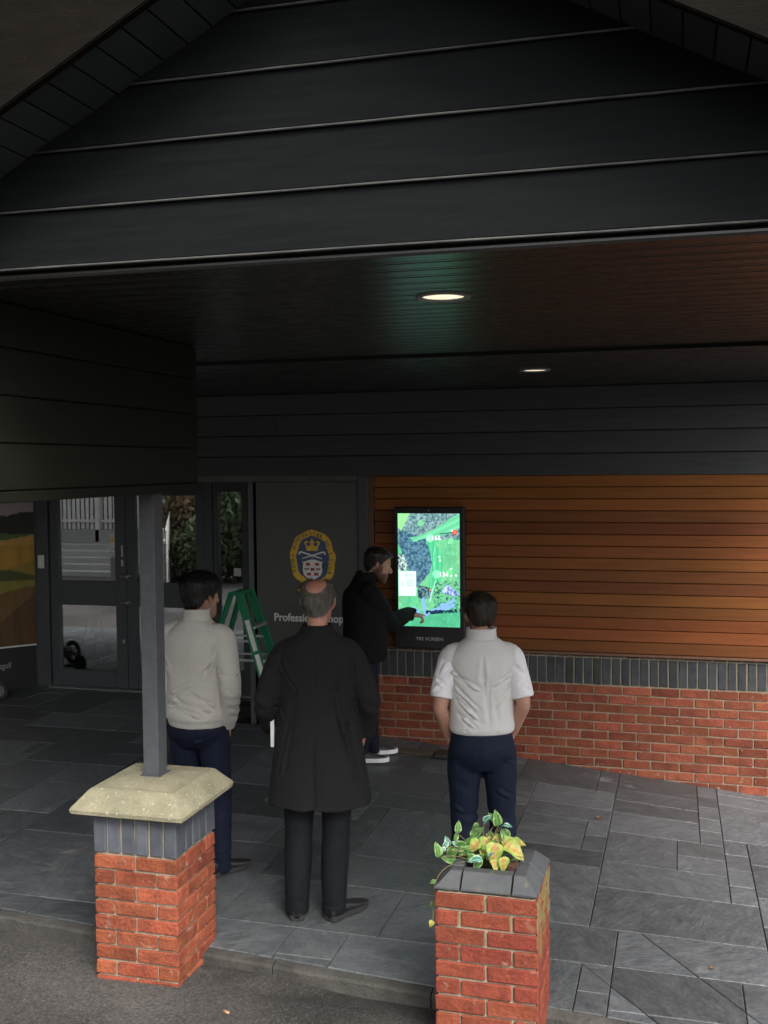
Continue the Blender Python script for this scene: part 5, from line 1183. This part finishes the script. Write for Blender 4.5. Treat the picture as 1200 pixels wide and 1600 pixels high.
def trousers(parent, J, m, waist_z, w_=1.0, F=(), legw=1.0, hem=.085, seed=0, butt=.0, na=.005, rum=1.0):
    bm = bmesh.new(); cz = J['crotch']
    torso(bm, [(cz-.04, 0, 0, .12*w_, .09, .10), (cz+.03, 0, .0, .178*w_, .115, .13+butt), (cz+.10, 0, 0, .182*w_, .118, .135+butt), (waist_z-.05, 0, 0, .168*w_, .112, .115+butt*.5), (waist_z, 0, 0, .160*w_, .108, .105)], n=32)
    for s in 'LR':
        h, k, a = Vector(J['hip'+s]), Vector(J['knee'+s]), Vector(J['ank'+s]); L = legw
        chain(bm, [(h.x, h.y, h.z+.02, .092*w_), (*(h*.75+k*.25), .097*L), (*(h*.45+k*.55), .088*L), (*k, .078*L), (*(k*.6+a*.4), .076*L), (*(k*.2+a*.8), .070*L), (a.x, a.y+.01, hem-.02, .066*L), (a.x, a.y+.012, hem-.05, .064*L)], n=18, k=4)
    me = remeshed(bm, .0085, 3)
    def ex(P, N_):     # creases gathering over the shoes and behind the knees
        low = sm01(.42, .1, P[:, 2]); return rum*(.012*low*np.abs(n3(P*np.array([.5, .5, 2.2]), 12, seed))*np.sign(n3(P, 7, seed+2))+.010*sm01(.16, .05, np.abs(P[:, 2]-J['kneeL'][2]))*n3(P*np.array([.6, .6, 2.5]), 12, seed+5))
    folds(me, F, na, (8, 8, 4), .0015, seed, ex); return link('trousers', me, m, parent)
def fabric(name, c, rough=.9, var=.15, sheen=.2, fine=500, scale=25, bump=.25):
    return mat(name, c, tuple(v*(1-var) for v in c), scale, rough, bump=bump, bscale=fine, bdist=.0008, sheen=0, spec=.2, contrast=(.3, .7), fine=(scale*6, .05))
def person(loc, yaw, label):
    return tag(empty('person', (loc[0], loc[1], zg(loc[0], loc[1])+.002), R(yaw)), label, 'person', None)
def Mhead(neck, yaw=0, pitch=0, roll=0, sc_=1.075): return Matrix.Translation(neck) @ Matrix.Rotation(R(yaw), 4, 'Z') @ Matrix.Rotation(R(pitch), 4, 'X') @ Matrix.Rotation(R(roll), 4, 'Y') @ Matrix.Translation((0, .012, 0)) @ Matrix.Scale(sc_, 4)

def man_coat():
    t = person((-1.865, 5.42), 12, 'grey-haired balding man in long black overcoat seen from behind, holding a booklet')
    J = dict(crotch=.84, waist=1.06, sh=1.50, hipL=(-.095, 0, .88), hipR=(.095, 0, .88), kneeL=(-.115, .01, .47), kneeR=(.085, .01, .47), ankL=(-.125, -.03, .09), ankR=(.075, -.03, .09), toeL=(-.15, .19), toeR=(.2, .14),
             shoL=(-.158, 0, 1.415), shoR=(.158, 0, 1.415), elbL=(-.275, -.03, 1.18), elbR=(.268, -.03, 1.19), wriL=(-.275, .12, 1.00), wriR=(.24, .10, .99), handL=dict(d=(.12, .35, -.9), pn=(1, .2, 0), curl=(.8, .85, .9, .95)), handR=dict(d=(-.2, .3, -.9), pn=(-1, 0, 0)))
    Mh = Mhead((.0, .01, 1.575), -6, -4); sk = skinmat('skin_ruddy', (.46, .215, .155))
    def tint(Q, inh): 
        top = np.exp(-((Q[:, 0]/.05)**2+((Q[:, 1]+.045)/.06)**2+((Q[:, 2]-.215)/.05)**2))*inh; return 1-top[:, None]*np.array([.10, .22, .25])
    body(t, J, Mh, sk, tint)
    gh = mat('grey_hair', (.055, .045, .036), (.20, .185, .165), 40, .6, stretch=(1, 1, .25), spec=.3, contrast=(.3, .7))
    make_hair(t, Mh, .009, gh, 'bald', 3, 3500, .022)
    cl = fabric('overcoat_wool', (.0150, .0142, .0148), .95, .3, .10, 600, 60)
    bm = bmesh.new()
    torso(bm, [(.62, .0, .02, .276, .195, .185), (.66, .0, .02, .273, .192, .182), (.80, .0, .01, .256, .178, .170), (1.0, 0, 0, .232, .158, .150), (1.15, 0, 0, .218, .150, .140), (1.30, 0, 0, .222, .148, .140), (1.42, 0, -.005, .214, .138, .132), (1.475, 0, -.01, .195, .118, .114), (1.525, 0, -.012, .135, .096, .092), (1.562, 0, -.012, .086, .083, .081)], n=40)
    chain(bm, [(-.10, -.01, 1.475, .058), (-.172, -.005, 1.435, .070), (-.235, -.02, 1.31, .070), (-.277, -.03, 1.18, .066), (-.280, .04, 1.09, .060), (-.278, .10, 1.02, .054), (-.276, .115, 1.00, .052)], n=18, k=4)
    chain(bm, [(.10, -.01, 1.475, .058), (.172, -.005, 1.435, .070), (.232, -.02, 1.31, .070), (.270, -.03, 1.19, .068), (.262, .03, 1.10, .064), (.242, .09, 1.0, .060), (.235, .10, .97, .057)], n=18, k=4)
    me = remeshed(bm, .008, 3)
    def ex(P, N_):
        bk = (P[:, 1] < 0)*1.0; v = -.010*np.exp(-((P[:, 0]+.012)/.007)**2)*sm01(1.03, .98, P[:, 2])*bk + .007*sm01(-.012, .02, P[:, 0])*sm01(.10, .03, P[:, 0])*sm01(1.0, .7, P[:, 2])*bk
        v += -.004*np.exp(-((P[:, 0])/.005)**2)*sm01(.95, 1.0, P[:, 2])*bk*(P[:, 2] < 1.5)
        v += .008*sm01(1.0, .62, P[:, 2])*np.sin(np.arctan2(P[:, 1], P[:, 0])*6+1.2)*.8
        v += .0045*np.sin(P[:, 2]*75+P[:, 0]*40)*np.exp(-((P[:, 2]-1.17)/.09)**2)*sm01(.23, .27, np.abs(P[:, 0])); return v
    FR = [((.10, -.14, 1.25), (.20, -.10, .8), .018, .007), ((.16, -.13, 1.1), (.24, -.1, .68), .016, .006), ((-.12, -.14, 1.2), (-.2, -.12, .8), .018, .006), ((-.19, -.08, 1.40), (-.10, -.13, 1.25), .014, -.005), ((.19, -.08, 1.40), (.10, -.13, 1.25), .014, -.005), ((-.23, -.05, 1.2), (-.16, -.12, 1.05), .012, .005), ((.22, -.05, 1.2), (.15, -.12, 1.02), .012, .005)]
    folds(me, [(a, b, c*.8, d*2.0) for a, b, c, d in FR]+[((.05, -.19, .95), (.075, -.21, .64), .012, .014), ((-.07, -.19, .9), (-.10, -.21, .64), .014, .010), ((.2, -.06, 1.45), (.2, -.1, 1.28), .006, -.006), ((-.2, -.06, 1.45), (-.2, -.1, 1.28), .006, -.006)], .005, (7, 7, 3), .001, 2, ex); link('overcoat', me, cl, t)
    bm = bmesh.new()      # collar: turned-down band
    for z0, z1, r0, r1 in ((1.535, 1.592, .102, .080),):
        rg = lambda z, r, o: ell((0, -.008, z), (1, 0, 0), (0, 1, 0), r+o, (r+o)*.98, 28)
        tube_rings(bm, [rg(z0, r0, .0), rg((z0+z1)/2, (r0+r1)/2+.003, 0), rg(z1, r1, 0), rg(z1, r1-.010, 0), rg(z0, r0-.016, 0)], cap=False); 
    me = mesh_bm(bm, 'collar', True); link('collar', me, cl, t)
    tr = fabric('charcoal_trousers', (.0075, .0090, .0115), .8, .2, .15, 500)
    J2 = dict(J); trousers(t, J2, tr, 1.05, 1.0, [((-.06, -.09, .75), (-.10, -.09, .12), .010, .006), ((.13, -.08, .75), (.12, -.09, .12), .010, .006)], 1.0, .082, 4, 0, .003, .5)
    bs = mat('polished_black_leather', (.010, .010, .011), rough=.36, spec=.5); ss = M['rubber']
    shoe('shoe', t, (-.119, -.082), (-.155, .21), bs, ss, .047, .07); shoe('shoe', t, (.052, -.075), (.235, .160), bs, ss, .047, .07)
    # booklet in the left hand: its own thing
    Wm = Matrix.Translation(t.location) @ Matrix.Rotation(R(12), 4, 'Z'); p = Wm @ Vector((-.250, .045, 1.02))
    bk = tag(empty('booklet', p, R(12)), 'slim white booklet held down in the left hand of the overcoat man', 'booklet')
    b0 = box('cover', -.010, -.0075, -.055, .075, -.095, .095, M['white'], bk, .0006); box('cover', .0075, .010, -.055, .075, -.095, .095, M['white'], bk, .0006); box('pages', -.0073, .0073, -.054, .072, -.093, .093, mat('paper', (.75, .73, .68)), bk); box('spine', -.010, .010, -.0585, -.0552, -.095, .095, M['white'], bk, .001)

def man_sweater():
    t = person((-2.745, 5.80), -8, 'dark-haired man in grey quarter-zip sweater beside the post, hand in pocket')
    J = dict(crotch=.80, waist=1.0, sh=1.475, hipL=(-.095, 0, .85), hipR=(.095, 0, .85), kneeL=(-.105, .03, .46), kneeR=(.105, .04, .46), ankL=(-.11, -.02, .09), ankR=(.12, .0, .09), toeL=(-.14, .2), toeR=(.2, .19),
             shoL=(-.180, 0, 1.425), shoR=(.180, 0, 1.425), elbL=(-.245, -.06, 1.14), elbR=(.255, -.06, 1.14), wriL=(-.175, .06, .90), wriR=(.172, .045, .885), handL=dict(d=(.25, .25, -.9), pn=(1, 0, 0)), handR=dict(d=(-.25, .2, -.9), pn=(-1, 0, 0)))
    Mh = Mhead((.0, .02, 1.515), -18, -3); sk = skinmat('skin_tan', (.46, .25, .165))
    body(t, J, Mh, sk, lambda Q, inh: 1-beard_mask(Q)[:, None]*inh[:, None]*np.array([.35, .32, .28]))
    make_hair(t, Mh, .020, mat('black_hair', (.006, .005, .005), (.012, .010, .009), 60, .5, stretch=(1, 1, .3), spec=.35), 'full', 5, 3500, .026, topf=lambda P: .75+.55*sm01(.12, .2, P[:, 2]))
    kn = fabric('grey_marl_knit', (.49, .468, .428), .95, .15, .15, 420, 110, .4); bm = bmesh.new()
    torso(bm, [(.885, 0, .0, .172, .132, .150), (.90, 0, 0, .180, .138, .156), (.925, 0, 0, .186, .142, .160), (.955, 0, 0, .196, .150, .168), (1.05, 0, 0, .190, .148, .150), (1.2, 0, 0, .192, .145, .138), (1.33, 0, -.005, .202, .140, .138), (1.42, 0, -.01, .188, .125, .122), (1.475, 0, -.014, .135, .10, .10), (1.515, 0, -.014, .090, .082, .080)], n=40)
    for s in (-1, 1):
        e = .245 if s < 0 else .255; wx = .215
        chain(bm, [(s*.11, -.01, 1.44, .062), (s*.178, -.005, 1.41, .076), (s*.222, -.035, 1.28, .069), (s*e, -.06, 1.14, .064), (s*(e-.018), -.035, 1.06, .061), (s*.210, .0, .98, .056), (s*.192, .02, .93, .050), (s*.182, .03, .905, .044), (s*.176, .038, .875, .041)], n=18, k=4)
    me = remeshed(bm, .0075, 3)
    FR = [((-.16, -.12, 1.02), (.10, -.16, .97), .014, .008), ((-.12, -.14, 1.06), (.16, -.12, 1.0), .014, .007), ((.02, -.14, 1.10), (.18, -.09, 1.02), .012, .006), ((.17, -.05, 1.36), (.12, -.13, 1.2), .016, -.008), ((-.17, -.05, 1.36), (-.12, -.13, 1.2), .016, -.007), ((.20, -.10, 1.18), (.29, -.1, 1.12), .012, .006), ((.19, -.08, 1.12), (.30, -.06, 1.06), .012, .006), ((.2, -.06, 1.06), (.29, -.02, 1.01), .011, .006), ((.18, -.02, 1.0), (.27, .0, .965), .010, .006), ((.04, -.13, 1.15), (-.14, -.13, 1.08), .015, .005), ((.19, -.1, 1.24), (.27, -.1, 1.2), .012, .005)]
    folds(me, [(a, b, c*.75, d*1.8) for a, b, c, d in FR]+[((.165, -.09, 1.44), (.172, -.11, 1.22), .006, -.005), ((-.165, -.09, 1.44), (-.172, -.11, 1.22), .006, -.005), ((-.19, -.12, .945), (.19, -.12, .945), .006, -.006)], .004, (9, 9, 6), .0008, 5, lambda P, N_: .003*np.sin(P[:, 2]*110)*sm01(.26, .3, np.abs(P[:, 0])*1.15)*sm01(1.2, 1.0, P[:, 2])); sw = link('sweater', me, kn, t)
    bm = bmesh.new(); rg = lambda z, r, ty=0: ell((0, -.006+ty, z), (1, 0, 0), (0, 1, 0), r, r*1.0, 28)
    tube_rings(bm, [rg(1.495, .094), rg(1.53, .080), rg(1.565, .078), rg(1.58, .082), rg(1.578, .073), rg(1.54, .068)], cap=False); link('collar', mesh_bm(bm, 'c', True), kn, t)
    me = text_mesh('lll', .03); o = link('sleeve_mark', me, mat('sleeve_print', (.12, .11, .10)), t); o.matrix_basis = Matrix.Translation((.306, -.075, 1.20)) @ Matrix.Rotation(R(90), 4, 'Z') @ Matrix.Rotation(R(90), 4, 'X')
    nv = fabric('navy_trousers', (.0065, .0105, .026), .75, .2, .15, 500)
    trousers(t, J, nv, .93, 1.02, [((-.15, -.12, .82), (.05, -.15, .76), .012, .006), ((.05, -.14, .80), (.17, -.08, .86), .012, .006), ((-.12, -.12, .74), (-.02, -.12, .68), .012, .006)], 1.0, .07, 7, .02)
    bs = mat('black_leather_shoe', (.010, .010, .011), rough=.35, spec=.5); shoe('shoe', t, (-.105, -.10), (-.145, .20), bs, M['rubber'], .046); shoe('shoe', t, (.10, -.075), (.215, .205), bs, M['rubber'], .046)

def man_polo():
    t = person((-1.055, 5.86), 14, 'brown-haired man in pale grey gilet over white short sleeves, hands in pockets')
    J = dict(crotch=.80, waist=1.0, sh=1.43, hipL=(-.095, 0, .85), hipR=(.10, 0, .85), kneeL=(-.10, .03, .46), kneeR=(.115, .02, .46), ankL=(-.105, -.02, .09), ankR=(.125, -.02, .09), toeL=(-.17, .19), toeR=(.2, .19),
             shoL=(-.160, 0, 1.375), shoR=(.160, 0, 1.375), elbL=(-.232, -.055, 1.12), elbR=(.226, -.055, 1.14), wriL=(-.188, .06, .93), wriR=(.182, .06, .945), handL=dict(d=(.3, .2, -.9), pn=(1, 0, 0)), handR=dict(d=(-.3, .2, -.9), pn=(-1, 0, 0)))
    Mh = Mhead((.0, .02, 1.49), 14, -5, 0, .98); sk = skinmat('skin_fair', (.44, .235, .165))
    body(t, J, Mh, sk, lambda Q, inh: 1-beard_mask(Q)[:, None]*inh[:, None]*np.array([.6, .62, .62]), 1.05)
    make_hair(t, Mh, .013, mat('brown_hair', (.018, .012, .008), (.04, .028, .019), 60, .5, stretch=(1, 1, .3), spec=.35), 'quiff', 9, 3500, .026, topf=lambda P: .7+.8*sm01(.14, .21, P[:, 2]))
    vest = fabric('pale_grey_gilet', (.60, .585, .57), .75, .08, .1, 420, 60, .25); bm = bmesh.new()
    torso(bm, [(.965, 0, .01, .172, .135, .135), (.975, 0, .01, .180, .143, .142), (1.0, 0, .01, .184, .15, .146), (1.1, 0, .005, .180, .152, .142), (1.22, 0, 0, .181, .15, .140), (1.32, 0, -.005, .186, .143, .140), (1.395, 0, -.01, .180, .128, .126), (1.45, 0, -.014, .140, .10, .102), (1.49, 0, -.014, .095, .084, .082)], n=40)
    for s in (-1, 1): chain(bm, [(s*.09, -.01, 1.42, .055), (s*.148, -.005, 1.395, .070), (s*.176, -.012, 1.355, .070), (s*.180, -.015, 1.34, .058)], n=18, k=3)
    me = remeshed(bm, .0075, 3)
    FR = [((-.20, -.07, 1.34), (-.02, -.15, 1.22), .012, .007), ((-.19, -.08, 1.27), (-.02, -.15, 1.10), .013, .008), ((-.18, -.1, 1.19), (.0, -.15, 1.04), .012, .006), ((.20, -.07, 1.33), (.05, -.15, 1.24), .012, .006), ((.19, -.08, 1.26), (.06, -.15, 1.10), .013, .006), ((.02, -.15, 1.27), (.035, -.15, 1.03), .012, .007), ((.06, -.15, 1.2), (.10, -.14, 1.02), .012, .005), ((-.05, -.15, 1.14), (-.10, -.14, 1.01), .012, .005), ((-.16, -.1, 1.1), (-.04, -.145, 1.01), .010, .005), ((-.13, -.12, .995), (.15, -.12, .998), .006, -.004), ((.0, -.145, 1.40), (.0, -.15, 1.28), .02, -.004)]
    folds(me, [(a, b, c*.75, d*1.9) for a, b, c, d in FR]+[((-.165, -.09, 1.43), (.165, -.09, 1.43), .005, -.0025), ((-.178, -.06, 1.42), (-.183, -.06, 1.29), .006, -.004), ((.178, -.06, 1.42), (.183, -.06, 1.29), .006, -.004)], .003, (9, 9, 5), .0006, 11); link('gilet', me, vest, t)
    bm = bmesh.new(); rg = lambda z, r: ell((0, -.006+(1.5-z)*.1, z), (1, 0, 0), (0, 1, 0), r, r, 28)
    tube_rings(bm, [rg(1.465, .104), rg(1.50, .086), rg(1.535, .083), rg(1.55, .085), rg(1.548, .076), rg(1.50, .072)], cap=False); link('collar', mesh_bm(bm, 'c', True), vest, t)
    wh = fabric('white_shirt_cotton', (.74, .72, .74), .8, .06, .1, 500, 20, .15)
    for s in (-1, 1):
        bm = bmesh.new(); chain(bm, [(s*.11, -.008, 1.39, .048), (s*.165, -.008, 1.39, .062), (s*.190, -.025, 1.32, .064), (s*.212, -.040, 1.23, .063), (s*.222, -.048, 1.175, .064), (s*.2235, -.049, 1.168, .061), (s*.22, -.047, 1.18, .050)], n=20, k=4)
        me = remeshed(bm, .007, 2); folds(me, [((s*.19, -.08, 1.36), (s*.27, -.1, 1.27), .012, .007), ((s*.2, -.09, 1.27), (s*.29, -.08, 1.2), .012, .007), ((s*.3, -.05, 1.3), (s*.22, -.1, 1.24), .01, .006)], .005, (10, 10, 7), .001, 3); link('shirt_sleeve', me, wh, t)
    nv = fabric('navy_chinos', (.0075, .0125, .029), .75, .2, .15, 500)
    trousers(t, J, nv, 1.0, 1.0, [((-.05, -.13, .85), (-.17, -.06, .80), .012, .007), ((.05, -.13, .85), (.17, -.06, .80), .012, .007), ((-.15, -.09, .70), (-.05, -.09, .63), .014, .007), ((.06, -.09, .66), (.17, -.06, .60), .014, .006), ((-.17, -.04, .55), (-.06, -.08, .50), .014, .007), ((.05, -.07, .50), (.17, -.06, .46), .014, .007), ((0, -.14, .95), (0, -.14, .82), .008, -.006)], .98, .06, 13, .012)
    bs = mat('dark_trainer', (.015, .016, .02), rough=.5); shoe('shoe', t, (-.10, -.10), (-.19, .18), bs, M['rubber'], .048); shoe('shoe', t, (.12, -.10), (.20, .185), bs, M['rubber'], .048)

def man_screen():
    yaw = -66; loc = (-2.43, 8.22); t = person(loc, yaw, 'bearded man in black jacket in profile, touching the lit screen')
    inv = (Matrix.Translation((loc[0], loc[1], zg(*loc))) @ Matrix.Rotation(R(yaw), 4, 'Z')).inverted()
    tip = inv @ Vector((-2.015, 8.735, 1.205)); d = Vector((.10, .92, -.28)).normalized(); wr = tip-Vector((0, .165, -.03)); sh = Vector((.165, .03, 1.345)); el = (sh+wr)/2+Vector((.06, -.03, -.14))
    J = dict(crotch=.77, waist=.97, sh=1.40, hipL=(-.09, 0, .82), hipR=(.09, 0, .82), kneeL=(-.10, .05, .44), kneeR=(.10, .03, .44), ankL=(-.10, .06, .09), ankR=(.10, -.06, .09), toeL=(-.13, .27), toeR=(.12, .17),
             shoL=(-.175, 0, 1.35), shoR=tuple(sh), elbL=(-.24, -.05, 1.09), elbR=tuple(el), wriL=(-.2, .10, .9), wriR=tuple(wr), handR=dict(d=tip-wr, pn=(-.3, .1, -1), curl=(.18, .65, .8, .9)), handL=dict(d=(.2, .3, -.9), pn=(1, 0, 0)))
    Mh = Mhead((.015, .065, 1.435), 0, -14); sk = skinmat('skin_warm', (.46, .26, .18))
    body(t, J, Mh, sk, lambda Q, inh: 1-beard_mask(Q)[:, None]*inh[:, None]*np.array([.78, .82, .85]))
    make_hair(t, Mh, .012, mat('dark_brown_hair', (.012, .008, .006), (.028, .019, .013), 60, .45, stretch=(1, 1, .3), spec=.4), 'quiff', 15, 2500, .022, topf=lambda P: .5+1.3*sm01(.16, .21, P[:, 2]))
    bk = fabric('black_jacket', (.006, .006, .0065), .9, .2, .1, 420, 40); bm = bmesh.new()
    torso(bm, [(.80, 0, .0, .195, .165, .165), (.82, 0, 0, .205, .175, .172), (.95, 0, 0, .215, .18, .175), (1.1, 0, 0, .218, .178, .172), (1.25, 0, -.005, .215, .165, .172), (1.34, 0, -.008, .20, .138, .155), (1.40, 0, -.01, .14, .105, .11), (1.445, 0, .0, .10, .09, .095), (1.48, 0, .01, .085, .085, .088)], n=40)
    mid = (sh+el)/2
    chain(bm, [(.09, 0, 1.37, .07), (*sh, .090), (*mid, .088), (*el, .080), (*((el+wr)/2), .070), (*(wr-Vector((0, .01, 0))), .058), (*(wr+Vector((0, .045, -.012))), .054)], n=18, k=4)
    chain(bm, [(-.09, 0, 1.37, .07), (-.175, -.003, 1.34, .08), (-.215, -.03, 1.2, .075), (-.24, -.05, 1.09, .07), (-.225, .03, .98, .06), (-.2, .09, .91, .05)], n=18, k=4)
    me = remeshed(bm, .008, 3); folds(me, [((.2, .05, 1.2), (.1, -.12, 1.05), .018, .008), ((.2, .0, 1.05), (.15, -.1, .9), .018, .007)], .006, (8, 8, 5), .0015, 17); link('jacket', me, bk, t)
    bm = bmesh.new(); rg = lambda z, r: ell((0, .01+(z-1.42)*.2, z), (1, 0, 0), (0, 1, 0), r, r, 28); tube_rings(bm, [rg(1.43, .105), rg(1.47, .094), rg(1.51, .090), rg(1.515, .083), rg(1.46, .08)], cap=False); link('collar', mesh_bm(bm, 'c', True), bk, t)
    nv = fabric('dark_navy_trousers', (.008, .010, .018), .8, .2, .1, 500); trousers(t, J, nv, .95, 1.0, [], .92, .06, 19)
    tm = mat('trainer_upper', (.02, .022, .028), (.05, .05, .06), 40, .6, spots=((.5, .5, .5), 30, .64, .68)); wsole = mat('white_sole', (.72, .72, .70), rough=.6)
    shoe('trainer', t, (-.10, -.03), (-.125, .28), tm, wsole, .05, .08, .034); shoe('trainer', t, (.10, -.14), (.125, .17), tm, wsole, .05, .08, .034)
man_coat(); man_sweater(); man_polo(); man_screen()
